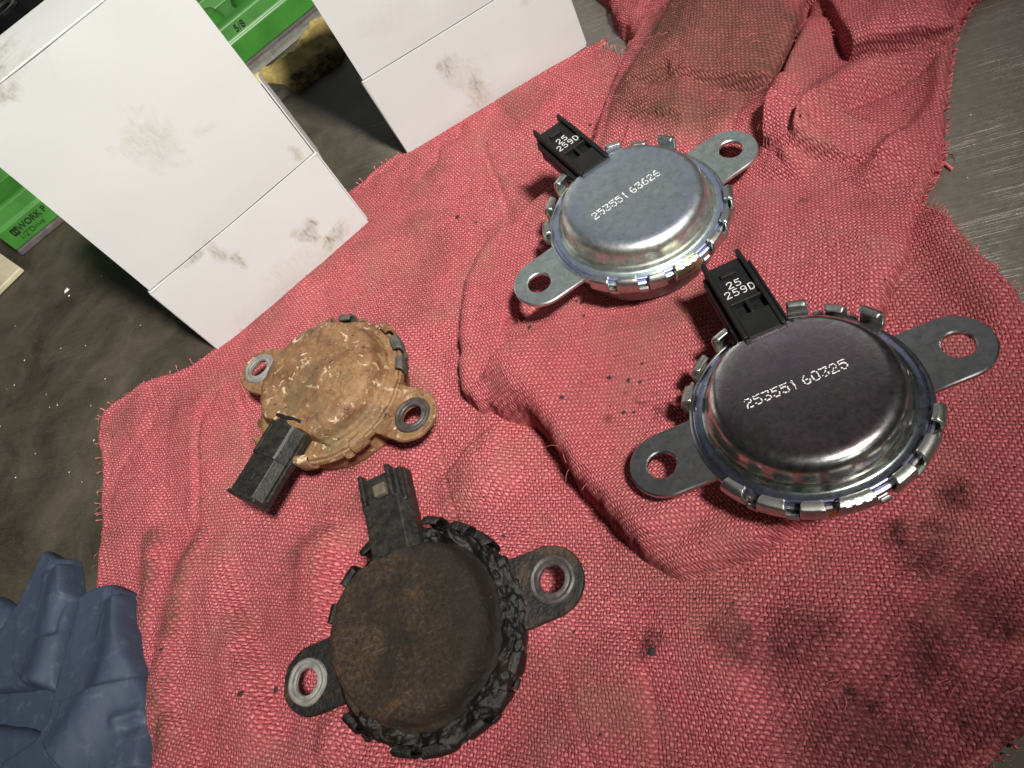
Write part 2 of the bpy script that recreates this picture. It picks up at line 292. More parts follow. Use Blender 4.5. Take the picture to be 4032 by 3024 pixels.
def mat_rag():
    t = NT('red_shop_rag')
    uv = t.n('ShaderNodeUVMap', uv_map='weave').outputs[0]
    ob = t.co()
    wob = t.noise(ob, 420.0, 3.0, .75, out='Color')
    sh = t.n('ShaderNodeVectorMath', operation='MULTIPLY_ADD'); t.set(sh.inputs[0], wob); t.set(sh.inputs[1], (1.7, 1.7, 0)); t.set(sh.inputs[2], uv)
    sp = t.n('ShaderNodeSeparateXYZ'); t.set(sp.inputs[0], sh.outputs[0])
    u, v = sp.outputs[0], sp.outputs[1]
    iu, iv = t.math('FLOOR', u), t.math('FLOOR', v)
    fu, fv = t.math('FRACT', u), t.math('FRACT', v)
    su = t.math('POWER', t.math('SINE', t.math('MULTIPLY', fu, math.pi)), .9)
    sv = t.math('POWER', t.math('SINE', t.math('MULTIPLY', fv, math.pi)), .9)
    cw = t.math('COSINE', t.math('MULTIPLY', t.math('ADD', t.math('SUBTRACT', v, .5), iu), math.pi))
    cf = t.math('COSINE', t.math('MULTIPLY', t.math('ADD', t.math('SUBTRACT', u, .5), iv), math.pi))
    hw = t.math('MULTIPLY', su, t.math('MULTIPLY_ADD', cw, .45, .55))
    hf = t.math('MULTIPLY', sv, t.math('MULTIPLY_ADD', cf, -.45, .55))
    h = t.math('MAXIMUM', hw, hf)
    which = t.math('MULTIPLY_ADD', t.math('SUBTRACT', hw, hf), 4.0, .45, clamp=True)
    cell = t.n('ShaderNodeCombineXYZ'); t.set(cell.inputs[0], t.math('MULTIPLY', iu, .37)); t.set(cell.inputs[1], t.math('MULTIPLY', v, .11))
    thr = t.noise(cell.outputs[0], 3.0, 2.0)
    cell2 = t.n('ShaderNodeCombineXYZ'); t.set(cell2.inputs[1], t.math('MULTIPLY', iv, .37)); t.set(cell2.inputs[0], t.math('MULTIPLY', u, .11))
    thf = t.noise(cell2.outputs[0], 3.0, 2.0)
    fib = t.noise(t.map(ob, (1, .35, 1), (0, 0, rad(30))), 4200.0, 4.0, .75)
    big = t.noise(ob, 22.0, 4.0, .6)
    # pale weft, darker red warp, dark gaps: shade between threads painted into the colour
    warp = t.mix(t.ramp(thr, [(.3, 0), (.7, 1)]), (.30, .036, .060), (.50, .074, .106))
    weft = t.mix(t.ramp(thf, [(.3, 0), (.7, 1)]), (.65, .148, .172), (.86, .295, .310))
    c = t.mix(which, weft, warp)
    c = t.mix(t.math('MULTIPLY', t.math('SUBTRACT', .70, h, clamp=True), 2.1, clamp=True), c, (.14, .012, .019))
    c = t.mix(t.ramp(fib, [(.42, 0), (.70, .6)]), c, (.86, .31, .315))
    c = t.mix(t.ramp(big, [(.35, 0), (.7, .35)]), c, (.44, .062, .076))
    # dirt
    dn = t.noise(ob, 130.0, 5.0, .65)
    grey = t.ramp(t.noise(ob, 48.0, 6.0, .62), [(.49, 0), (.76, .68)])
    c = t.mix(grey, c, (.33, .165, .125))
    br = t.math('MULTIPLY', t.attrib('brown'), t.ramp(dn, [(.2, .55), (.6, 1.0)]))
    c = t.mix(br, c, t.mix(which, (.185, .092, .064), (.088, .044, .031)))
    dk = t.math('MULTIPLY', t.attrib('oil'), t.math('MULTIPLY', t.ramp(dn, [(.3, .6), (.62, 1.0)]), t.ramp(t.math('MULTIPLY', thr, thf), [(.12, 1.0), (.42, .5)])), clamp=True)
    c = t.mix(dk, c, (.022, .012, .011))
    hb = t.math('ADD', h, t.math('MULTIPLY', fib, .6))
    nrm = t.bump(hb, .0008, 1.0)
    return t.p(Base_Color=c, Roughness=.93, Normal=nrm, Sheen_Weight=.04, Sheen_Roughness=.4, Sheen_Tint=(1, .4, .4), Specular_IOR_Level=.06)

def mat_bench():
    t = NT('worn_bench_steel'); ob = t.co()
    sep = t.n('ShaderNodeSeparateXYZ'); t.set(sep.inputs[0], ob)
    grime = t.noise(ob, 9.0, 6.0, .6, .4)
    fine = t.noise(ob, 420.0, 5.0, .7)
    scr = t.noise(t.map(ob, (26, 1900, 1), (0, 0, rad(-9))), 1.0, 4.0, .8)
    scr2 = t.noise(t.map(ob, (16, 900, 1), (0, 0, rad(24))), 1.0, 3.0, .75)
    gate = t.ramp(t.noise(ob, 30.0, 3.0), [(.42, 0), (.62, 1)])
    s1 = t.math('MULTIPLY', t.ramp(scr, [(.52, 0), (.64, 1)]), gate)
    s2 = t.math('MULTIPLY', t.ramp(scr2, [(.67, 0), (.72, .8)]), t.math('SUBTRACT', 1.0, gate))
    sc = t.math('MAXIMUM', s1, s2)
    # the left end of the bench is under old brown oil, the right end is scoured steel
    wet = t.ramp(t.math('ADD', t.math('MULTIPLY_ADD', sep.outputs[0], 4.0, t.math('MULTIPLY_ADD', sep.outputs[1], 2.5, -.35)), t.math('MULTIPLY', grime, .5)), [(.0, 0), (.45, 1)])
    steel = t.mix(fine, (.25, .222, .188), (.43, .385, .33))
    oil = t.mix(t.ramp(t.noise(ob, 34.0, 7.0, .68, .5), [(.32, 0), (.70, 1)]), (.022, .018, .012), (.080, .069, .050))
    c = t.mix(wet, oil, steel)
    c = t.mix(t.math('MULTIPLY', sc, t.math('MULTIPLY_ADD', wet, .82, .03)), c, (.72, .70, .66))
    spk = t.math('MAXIMUM', t.ramp(t.noise(ob, 1400.0, 3.0, .7), [(.62, 0), (.72, .5)]), t.math('MULTIPLY', wet, t.ramp(t.noise(t.map(ob, (60, 420, 1), (0, 0, rad(32))), 1.0, 6.0, .75), [(.56, 0), (.76, .4)])))
    c = t.mix(spk, c, (.30, .28, .24))
    rough = t.math('MULTIPLY_ADD', fine, .22, t.math('MULTIPLY_ADD', wet, -.06, .42))
    return t.p(Base_Color=c, Metallic=t.math('MULTIPLY', wet, .85), Roughness=rough, Specular_IOR_Level=.4,
               Normal=t.bump(t.math('SUBTRACT', fine, t.math('MULTIPLY', sc, .6)), .00012, .6))

def mat_zinc(name, base, blue=.5, rough=.27, center=None):
    t = NT(name); ob = t.co()
    a = t.noise(ob, 90.0, 5.0, .62); b = t.noise(ob, 900.0, 4.0, .7); d = t.noise(t.map(ob, (1, 1, 1), (0, 0, 0), (.3, .1, .2)), 55.0, 3.0)
    c = t.mix(t.ramp(a, [(.35, 0), (.65, 1)]), base, tuple(x*.80 for x in base))
    sp = t.n('ShaderNodeSeparateXYZ'); t.set(sp.inputs[0], ob)
    rr = t.math('SQRT', t.math('ADD', t.math('MULTIPLY', sp.outputs[0], sp.outputs[0]), t.math('MULTIPLY', sp.outputs[1], sp.outputs[1])))
    rr = t.math('ADD', t.math('MULTIPLY', rr, 40.0), t.math('MULTIPLY_ADD', d, .10, -.05))
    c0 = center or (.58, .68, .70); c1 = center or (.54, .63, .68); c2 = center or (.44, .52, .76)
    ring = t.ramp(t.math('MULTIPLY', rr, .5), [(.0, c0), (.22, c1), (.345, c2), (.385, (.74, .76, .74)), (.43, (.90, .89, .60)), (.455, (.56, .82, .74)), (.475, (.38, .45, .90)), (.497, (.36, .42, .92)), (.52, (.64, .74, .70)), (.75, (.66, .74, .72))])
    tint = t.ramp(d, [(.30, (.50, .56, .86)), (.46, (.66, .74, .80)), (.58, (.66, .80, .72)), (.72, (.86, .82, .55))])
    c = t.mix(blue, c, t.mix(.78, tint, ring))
    mott = t.ramp(t.noise(ob, 520.0, 6.0, .75, .5), [(.40, .0), (.62, .75)])
    c = t.mix(mott, c, tuple(x*.62 for x in base))
    scr = t.math('MAXIMUM', t.ramp(t.noise(t.map(ob, (60, 2600, 60), (0, 0, rad(35))), 1.0, 2.0, .7), [(.68, 0), (.72, 1)]), t.ramp(t.noise(t.map(ob, (2200, 70, 60), (0, 0, rad(12))), 1.0, 2.0, .7), [(.70, 0), (.74, .8)]))
    c = t.mix(t.math('MULTIPLY', scr, .35), c, (.88, .88, .86))
    fl = t.ramp(b, [(.56, 0), (.70, .5)])
    c = t.mix(fl, c, tuple(x*.45 for x in base))
    r = t.math('MULTIPLY_ADD', b, .16, t.math('MULTIPLY_ADD', a, .10, rough-.13))
    m = t.p(Base_Color=c, Metallic=1.0, Roughness=r, Normal=t.bump(b, .00003, .5))
    try:
        t.b.inputs['Thin Film Thickness'].default_value = 240.0; t.b.inputs['Thin Film IOR'].default_value = 1.75
        tf = t.math('MULTIPLY_ADD', d, 260.0, 110.0); t.set(t.b.inputs['Thin Film Thickness'], tf)
    except Exception: pass
    return m

def mat_plain(name, c, rough=.5, metal=0.0, var=.25, scale=120.0, bump=.00005, bscale=900.0, spec=.5):
    t = NT(name); ob = t.co()
    a = t.noise(ob, scale, 5.0, .6)
    cc = t.mix(t.ramp(a, [(.3, 0), (.7, 1)]), tuple(x*(1-var) for x in c), tuple(min(1, x*(1+var)) for x in c))
    return t.p(Base_Color=cc, Roughness=t.math('MULTIPLY_ADD', a, .2, rough-.1), Metallic=metal, Specular_IOR_Level=spec, Normal=t.bump(t.noise(ob, bscale, 4.0, .65), bump, .7))

def mat_rust():
    t = NT('flaking_rust'); ob = t.co()
    a = t.noise(ob, 70.0, 6.0, .6, .5); b = t.noise(ob, 620.0, 8.0, .78, .2); g = t.noise(t.map(ob, loc=(.013, .02, 0)), 48.0, 5.0, .6, .6); k = t.noise(ob, 260.0, 5.0, .6, 1.2)
    c = t.ramp(a, [(.30, (.075, .036, .015)), (.44, (.140, .070, .031)), (.56, (.215, .120, .054)), (.70, (.165, .096, .048))])
    c = t.mix(t.ramp(b, [(.30, .85), (.50, 0)]), c, (.085, .040, .016))
    c = t.mix(t.ramp(b, [(.54, 0), (.72, .75)]), c, (.40, .26, .14))
    c = t.mix(t.ramp(g, [(.55, 0), (.68, .65)]), c, (.115, .092, .048))
    chalk = t.math('MULTIPLY', t.ramp(k, [(.57, 0), (.62, 1)]), t.ramp(t.noise(t.map(ob, loc=(.03, .01, .02)), 90.0, 3.0), [(.46, 0), (.58, 1)]))
    c = t.mix(t.math('MULTIPLY', chalk, t.ramp(b, [(.35, .3), (.6, 1)])), c, (.66, .49, .34))
    pit = t.ramp(t.noise(ob, 520.0, 5.0, .65, .5), [(.30, 1), (.37, 0)])
    c = t.mix(pit, c, (.030, .014, .007))
    h = t.math('ADD', t.math('MULTIPLY', b, .7), t.math('SUBTRACT', t.math('MULTIPLY', chalk, .8), t.math('MULTIPLY', pit, .6)))
    return t.p(Base_Color=c, Roughness=t.math('MULTIPLY_ADD', b, .35, .42), Specular_IOR_Level=.4, Normal=t.bump(h, .00032, .9))
def mat_soot():
    t = NT('sooty_rust'); ob = t.co()
    sp = t.n('ShaderNodeSeparateXYZ'); t.set(sp.inputs[0], ob)
    a = t.noise(ob, 60.0, 7.0, .6, .3); b = t.noise(ob, 900.0, 7.0, .78); f = t.noise(t.map(ob, (90, 2200, 400), (0, 0, rad(48))), 1.0, 3.0, .7)
    c = t.ramp(b, [(.30, (.011, .008, .005)), (.46, (.026, .017, .010)), (.57, (.056, .035, .019)), (.70, (.120, .072, .038))])
    patch = t.math('MULTIPLY', t.ramp(t.noise(t.map(ob, loc=(.02, .035, 0)), 75.0, 6.0, .6, .5), [(.61, 0), (.70, .75)]), t.ramp(b, [(.35, .4), (.6, 1)]))
    c = t.mix(patch, c, (.14, .066, .030))
    # grease spread over the right half
    gr = t.ramp(t.math('ADD', t.math('MULTIPLY', sp.outputs[0], 22.0), t.math('MULTIPLY_ADD', a, 1.6, -.45)), [(.35, 0), (.75, .85)])
    c = t.mix(gr, c, (.009, .008, .007))
    c = t.mix(t.ramp(a, [(.36, .8), (.52, 0)]), c, (.010, .008, .0065))
    c = t.mix(t.ramp(f, [(.66, 0), (.72, .35)]), c, (.19, .155, .12))
    return t.p(Base_Color=c, Roughness=t.math('MULTIPLY_ADD', gr, -.22, .80), Specular_IOR_Level=.3, Normal=t.bump(t.math('ADD', a, t.math('MULTIPLY', b, 1.3)), .0005, .9))
def mat_tar():
    t = NT('oily_black_grime'); ob = t.co()
    b = t.noise(ob, 600.0, 6.0, .7); a = t.noise(ob, 90.0, 4.0)
    c = t.mix(t.ramp(a, [(.5, 0), (.7, 1)]), (.0035, .003, .0025), (.016, .011, .008))
    return t.p(Base_Color=c, Roughness=t.math('MULTIPLY_ADD', b, .55, .18), Normal=t.bump(b, .0006, .9))
def mat_oldplastic():
    t = NT('dirty_black_plastic'); ob = t.co()
    a = t.noise(ob, 420.0, 8.0, .75, .5); b = t.noise(ob, 1500.0, 4.0, .7)
    c = t.mix(t.ramp(a, [(.44, 0), (.76, .8)]), (.008, .008, .0075), (.045, .040, .031))
    c = t.mix(t.ramp(b, [(.68, 0), (.75, .6)]), c, (.20, .17, .13))
    return t.p(Base_Color=c, Roughness=t.math('MULTIPLY_ADD', a, .35, .28), Normal=t.bump(t.math('ADD', a, b), .0002, .6))
def mat_card(spots):
    """white carton board; spots: (x, z, radius, strength) of dirty finger marks on its front"""
    t = NT('white_carton_board'); ob = t.co()
    sep = t.n('ShaderNodeSeparateXYZ'); t.set(sep.inputs[0], ob)
    n1 = t.noise(t.map(ob, (1, 1, .30), (0, rad(35), 0)), 520.0, 8.0, .78, 1.6); n2 = t.noise(ob, 30.0, 4.0)
    c = t.mix(n2, (.445, .463, .460), (.488, .508, .504))
    acc = 0.0; n3 = t.noise(ob, 110.0, 5.0, .65, .8); n4 = t.noise(t.map(ob, loc=(.4, .2, .1)), 110.0, 5.0, .65, .8)
    for (x, z, r, s) in spots:
        dx = t.math('ADD', t.math('MULTIPLY', t.math('SUBTRACT', sep.outputs[0], x), 1.0/r[0]), t.math('MULTIPLY_ADD', n3, 3.0, -1.5)); dz = t.math('ADD', t.math('MULTIPLY', t.math('SUBTRACT', sep.outputs[2], z), 1.0/r[1]), t.math('MULTIPLY_ADD', n4, 3.0, -1.5))
        d2 = t.math('ADD', t.math('MULTIPLY', dx, dx), t.math('MULTIPLY', dz, dz))
        g = t.math('MULTIPLY', t.math('SUBTRACT', 1.0, d2, clamp=True), s)
        acc = t.math('MAXIMUM', acc, g)
    dirt = t.math('MULTIPLY', acc, t.ramp(n1, [(.44, .30), (.64, 1.0)]), clamp=True)
    c = t.mix(dirt, c, t.mix(t.ramp(acc, [(.5, 0), (.9, 1)]), (.33, .285, .205), (.16, .135, .09)))
    sm = t.ramp(t.noise(ob, 600.0, 3.0), [(.74, 0), (.80, .35)])
    c = t.mix(sm, c, (.45, .42, .37))
    return t.p(Base_Color=c, Roughness=.55, Specular_IOR_Level=.3, Normal=t.bump(t.math('ADD', n2, t.math('MULTIPLY', n1, .1)), .0006, .35))

M = {
 'rag': mat_rag(), 'bench': mat_bench(),
 'zinc': mat_zinc('zinc_plated_steel', (.66, .71, .72), .80, .40),
 'can_zinc': mat_zinc('zinc_plated_can', (.27, .27, .265), .10, .50),
 'zinc_tab': mat_zinc('zinc_plated_tabs', (.62, .61, .57), .18, .36),
 'zinc_dark_refl': mat_zinc('zinc_plated_painted_reflection', (.50, .44, .45), .72, .24, (.40, .235, .275)),  # same plating, with a dark maroon reflection painted into the cap colour
 'zinc_mid_refl': mat_zinc('zinc_bracket_painted_reflection', (.44, .42, .43), .12, .32),  # the bracket zinc again, its darker reflection painted into the base colour
 'plastic': mat_plain('black_nylon', (.0075, .0075, .008), .50, 0, .2, 200.0, .00004, 1500.0, .3),
 'mark': mat_plain('white_laser_mark', (.55, .55, .53), .6, 0, .12),
 'etch': mat_plain('etched_dots', (.66, .67, .66), .5, 0, .1),
 'yellow_seal': mat_plain('yellow_chromate', (.50, .33, .09), .38, .6, .25),
 'rust': mat_rust(), 'soot': mat_soot(), 'tar': mat_tar(), 'oldplastic': mat_oldplastic(),
 'washer': mat_plain('dull_washer_steel', (.060, .052, .050), .5, .25, .35, 500.0, .0002, 900.0),
 'washer_pale': mat_plain('scuffed_zinc_washer', (.19, .185, .172), .6, .15, .3, 500.0, .0002, 900.0),
 'green': mat_plain('green_tray_plastic', (.038, .180, .022), .42, 0, .22, 60.0, .00008, 700.0),
 'base': mat_plain('grey_rubber_base', (.085, .070, .070), .7, 0, .4, 150.0, .0003, 500.0),
 'blackprint': mat_plain('black_print', (.010, .014, .008), .6, 0, .2),
 'socket': mat_plain('black_oxide_steel', (.018, .018, .022), .30, .6, .3),
 'rim': mat_plain('bare_socket_rim', (.30, .29, .26), .35, .9, .2),
 'cloth_y': None, 'glove': None,
 'cream': mat_plain('cream_board', (.52, .46, .33), .6, 0, .18, 70.0, .0002, 300.0),
 'grit': mat_plain('black_grit', (.018, .012, .010), .8, 0, .5, 300.0, .0003, 900.0),
 'flake': mat_plain('white_paint_flake', (.72, .70, .66), .7, 0, .15),
 'pink': mat_plain('pink_thread', (.62, .17, .18), .85, 0, .2),
}
def mat_yellow():
    t = NT('dirty_yellow_cloth'); ob = t.co()
    a = t.noise(ob, 60.0, 6.0, .65, .6); b = t.noise(t.map(ob, (1, 1, 1)), 380.0, 5.0, .7)
    c = t.mix(a, (.56, .43, .15), (.42, .31, .11))
    c = t.mix(t.math('MULTIPLY', t.attrib('oil'), t.ramp(b, [(.3, .5), (.6, 1)])), c, (.020, .016, .010))
    return t.p(Base_Color=c, Roughness=.85, Normal=t.bump(t.math('ADD', a, b), .0008, .7))
def mat_glove():
    t = NT('blue_nitrile'); ob = t.co()
    a = t.noise(ob, 45.0, 5.0, .6); b = t.noise(ob, 1200.0, 3.0, .6); w = t.noise(ob, 240.0, 6.0, .7)
    c = t.mix(a, (.030, .042, .071), (.045, .060, .093))
    c = t.mix(t.ramp(w, [(.55, 0), (.8, .45)]), c, (.14, .16, .21))
    return t.p(Base_Color=c, Roughness=t.math('MULTIPLY_ADD', w, .3, .46), Specular_IOR_Level=.28, Normal=t.bump(t.math('ADD', t.math('MULTIPLY', b, .25), t.noise(ob, 130.0, 3.0)), .0003, .5))
M['cloth_y'] = mat_yellow(); M['glove'] = mat_glove()
# ------------------------------------------------------------------ where the four sensors sit (flange centre, turn, tilts)
R0 = 0.025
def rotm(yaw, tx, ty): return Matrix.Rotation(tx, 3, 'X') @ Matrix.Rotation(ty, 3, 'Y') @ Matrix.Rotation(yaw, 3, 'Z')
POSE = {
 'light': ((-.0263, .1663, .0239), .5347, .0351, .0883),
 'dark': ((.00615, .09275, .0239), .2483, -.0512, .0090),
 'rusty': ((-.1303, .1344, .0178), -.489+math.pi, .011, -.005),
 'sooty': ((-.0906, .0536, .0184), .2400, .118, -.035),
}
SEAT = {}
for k, (T, yaw, tx, ty) in POSE.items():
    Rm = rotm(yaw, tx, ty); n = Rm @ Vector((0, 0, 1)); b = Vector(T)-n*.55*R0
    SEAT[k] = (b, n, Rm)
def seat_limit(x, y, z, keys):
    """press the cloth flat under each sensor and keep it below the ears"""
    for k in keys:
        b, n, _ = SEAT[k]
        pz = b.z-((x-b.x)*n.x+(y-b.y)*n.y)/n.z-.0004
        r = np.hypot(x-b.x, y-b.y)
        w = 1-sstep(.90*R0, 1.45*R0, r)
        z = z*(1-w)+pz*w
        lim = pz+np.maximum(0, r-.92*R0)*.36
        z = np.where(r < 1.85*R0, np.minimum(z, np.maximum(lim, .0006)), z)
    return z

# ------------------------------------------------------------------ bench
mb = MB(); mb.box(-1.6, .9, -.7, 1.6, -.04, 0)
bench = obj('workbench_top', mb.mesh('workbench_top', False), M['bench'], kind='structure')

# ------------------------------------------------------------------ rags
LOW = spline(P['lower'], 8, True)
UPP = spline(P['upper'], 8, True)
BOX1 = dict(o=np.array((-.1984, .1808)), u=np.array((.7994, .6008)), w=.0760, d=.036, h=.1135)
BOX2 = dict(o=np.array((-.1204, .2612)), u=np.array((.9351, .3544)), w=.0835, d=.036, h=.1135)
def under_box(x, y, b, pad=.0):
    u = b['u']; v = np.array((-u[1], u[0])); X = (x-b['o'][0])*u[0]+(y-b['o'][1])*u[1]; Y = (x-b['o'][0])*v[0]+(y-b['o'][1])*v[1]
    return sstep(-.006-pad, .0, X)*sstep(-.006-pad, 0, b['w']-X)*sstep(-.006-pad, 0, Y)*sstep(-.006-pad, 0, b['d']-Y)
def low_h(x, y, d):
    e = np.sqrt(np.clip(1-(1-np.minimum(d/.0022, 1))**2, 0, 1))
    z = .0016+.0016*fbm(x*28, y*28, 3)+.0005*fbm(x*95, y*95, 8)
    # slack wrinkles run mostly away from the viewer
    q = x*.93+y*.30; r = -x*.30+y*.93
    z = z+.0020*np.abs(fbm(q*42, r*11, 21, 3))+.0010*fbm(q*85+2, r*30, 22, 2)-.0022*np.maximum(0, 1-np.abs(fbm(q*60+9, r*17, 23, 2))*7)*np.clip(fbm(x*22, y*22, 24)+.25, 0, 1)
    z = z+ridge(x, y, 'l1', .0022, .004)+ridge(x, y, 'l2', .0036, .0036, .0055)+ridge(x, y, 'l3', .0046, .0065, .009)
    z = z-ridge(x, y, 'l3v', .0024, .004)+ridge(x, y, 'l4', .0060, .0035, .009)+ridge(x, y, 'l5', .0035, .010)
    z = z+ridge(x, y, 'l7', .0042, .006)+ridge(x, y, 'l8', .0018, .006)+ridge(x, y, 'l9', .0020, .009)+ridge(x, y, 'l10', .0020, .009)
    z = z+ridge(x, y, 'l6', .003, .005)
    z = np.maximum(z, .0007)
    for b in (BOX1, BOX2):
        w = under_box(x, y, b); z = z*(1-w)+.0006*w
    z = seat_limit(x, y, z, ('rusty', 'sooty'))
    hem = .0009*np.exp(-((d-.002)/.0014)**2)
    return (z+hem)*e+.0002
def up_h(x, y, d):
    bx = sstep(.015, .06, x)*sstep(.13, .165, y)          # towards the right hem the cloth is a single thin layer
    w = .0062+.020*bx
    e = np.sqrt(np.clip(1-(1-np.minimum(d/w, 1))**2, 0, 1))
    inl = inside(x, y, LOW)
    base = np.where(inl, .0016, .0003)
    z = .0016+.0080*e*(1-.60*bx)+.0012*fbm(x*30+5, y*30, 13)*e+.0005*fbm(x*110, y*110, 14)
    q = x*.42+y*.91; r = -x*.91+y*.42
    fan = sstep(.15, .19, y)
    z = z+fan*.0030*np.abs(fbm(r*70, q*14, 31, 3))
    z = z+e*(ridge(x, y, 'u1', .0130, .020, .018, 0)+cliff(x, y, 'v1', .0100, .0014, .022, -1, .10)-crease(x, y, 'v1', .0140, .0022)
        +ridge(x, y, 'u2', .0070, .0060, .0045, .2)+cliff(x, y, 'v2', .0060, .0018, .014, 1)+ridge(x, y, 'u3', .0060, .0050, .006, .15)
        +cliff(x, y, 'v3', .0075, .0018, .016, 1)+cliff(x, y, 'v4', .0140, .0016, .030, 1, .10)-crease(x, y, 'v4', .0070, .0030)
        +ridge(x, y, 'u5', .0026, .0038, .0038, .1)+cliff(x, y, 'v5', .0040, .0022, .012, 1)-crease(x, y, 'v6', .0036, .0018, .2)+ridge(x, y, 'u10', .0015, .006)
        -crease(x, y, 'v9', .0040, .0030, .2)+ridge(x, y, 'u7', .0092, .0170, .0050, .10)-crease(x, y, 'v7', .0018, .0028, .2)+ridge(x, y, 'u8', .0014, .0032)-crease(x, y, 'v8', .005, .003, .2))
    z = np.maximum(z, .0008)
    z = seat_limit(x, y, z+base, ('light', 'dark'))-base
    hem = .0010*np.exp(-((d-.0022)/.0015)**2)*bx
    return base*np.minimum(d/.001, 1)+np.maximum(z, .0008)*np.minimum(1, .12+d/.0012)+hem
def blotch(x, y, pts, r, seed=0):
    acc = np.zeros_like(x); wx = x+.0030*fbm(x*160, y*160, 41+seed, 3); wy = y+.0030*fbm(x*160, y*160, 51+seed, 3)
    for i, (a, b) in enumerate(pts):
        ri = r*(.55+.75*((i*0.618) % 1)); acc = np.maximum(acc, np.clip(1.25-np.hypot(wx-a, wy-b)/ri, 0, 1))
    return acc
PX_T = .00090     # thread spacing
def make_rag(poly, hfn, ang, label, pitch=PX_T, hole=None, step=.0007, stain=None, leans=()):
    x, y, d, F = sheet(poly, step, hfn, .0011, hole)
    z = hfn(x, y, d)
    sx, sy = x*0, y*0
    for a in leans:
        dx, dy = lean(x, y, *a); sx = sx+dx; sy = sy+dy
    me = mesh_np('shop_rag', np.stack([x+sx, y+sy, z], 1), F)
    # threads follow the cloth, pulled about by the wrinkles
    ux = x+.006*fbm(x*14, y*14, 61, 2)+z*.25; uy = y+.006*fbm(x*14+4, y*14, 62, 2)+z*.15
    c, s = math.cos(ang), math.sin(ang)
    U = (ux*c+uy*s)/pitch; V = (-ux*s+uy*c)/(pitch*1.12); U = U+.22*V
    lay = me.uv_layers.new(name='weave')
    li = np.empty(len(me.loops), np.int32); me.loops.foreach_get('vertex_index', li)
    lay.data.foreach_set('uv', np.stack([U[li], V[li]], 1).astype(np.float32).ravel())
    oil, brown = stain(x, y, z)
    attr(me, 'oil', oil); attr(me, 'brown', brown)
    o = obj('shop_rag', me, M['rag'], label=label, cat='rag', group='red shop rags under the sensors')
    return o, x, y, z, d
def stain_low(x, y, z):
    oil = np.maximum(blotch(x, y, P['stains'], .0058), .95*blotch(x, y, [(.024, .062), (.018, .040), (.030, .050), (.004, .028), (-.005, .044), (.030, .030)], .015, 5))
    lr = sstep(.0, .05, x-(y-.06)*.35+.012)*sstep(.10, .05, y)
    oil = np.maximum(oil, lr*np.clip(fbm(x*60, y*60, 71)*1.9+.12, 0, .85))
    br = np.zeros_like(x)
    for n, w, s in (('l1', .0035, .75), ('l2', .0032, .85), ('l8', .005, .35), ('l4', .0016, .35)):
        br = np.maximum(br, ridge(x, y, n, s, w, None, .1)*np.clip(.75+fbm(x*190, y*190, 72), 0, 1))
    C0 = SEAT['rusty'][0]; rr = np.hypot(x-C0.x+.012, y-C0.y+.030)
    br = np.maximum(br, .85*np.clip(fbm(x*70, y*70, 73)*1.5+.15, 0, 1)*np.exp(-(rr/.030)**2))
    br = np.maximum(br, .42*np.clip(fbm(x*45, y*45, 75)*1.7-.15, 0, 1))
    return oil, br
BR = spline(P['brown'], 5, True)
def stain_up(x, y, z):
    dd = seg_near(x, y, BR, True)[0]*np.where(inside(x, y, BR), 1, -1)
    b = sstep(-.004, .008, dd+.006*fbm(x*60, y*60, 81))*(.88+.20*fbm(x*40, y*40, 82))
    b = np.maximum(b, .36*np.clip(fbm(x*55, y*55, 85)*1.7-.15, 0, 1))
    b = np.maximum(b, .6*np.clip(fbm(x*80, y*80, 86)+.3, 0, 1)*np.exp(-(np.hypot(x+.064, y-.127)/.016)**2))
    oil = .8*blotch(x, y, [(-.0365, .1145), (-.033, .1095), (-.041, .1045), (-.030, .104), (.018, .165)], .0020, 3)
    return oil, np.clip(b, 0, 1)
def under_upper(X, Y):
    gx = inside(X, Y, UPP)
    o = np.zeros(X.shape, bool); o[gx] = seg_near(X[gx], Y[gx], UPP[::3], True)[0] > .012
    return o
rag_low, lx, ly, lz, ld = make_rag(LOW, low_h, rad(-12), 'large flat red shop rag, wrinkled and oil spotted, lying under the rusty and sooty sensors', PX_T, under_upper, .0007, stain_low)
rag_up, ux_, uy_, uz_, ud_ = make_rag(UPP, up_h, rad(-58), 'bunched red shop rag with brown dirty fold and frayed hem, under the two clean sensors', PX_T*.86, None, .0006, stain_up, (('v4', .0050, 1), ('v1', .0030, -1), ('v3', .0016, 1), ('v2', .0016, 1)))

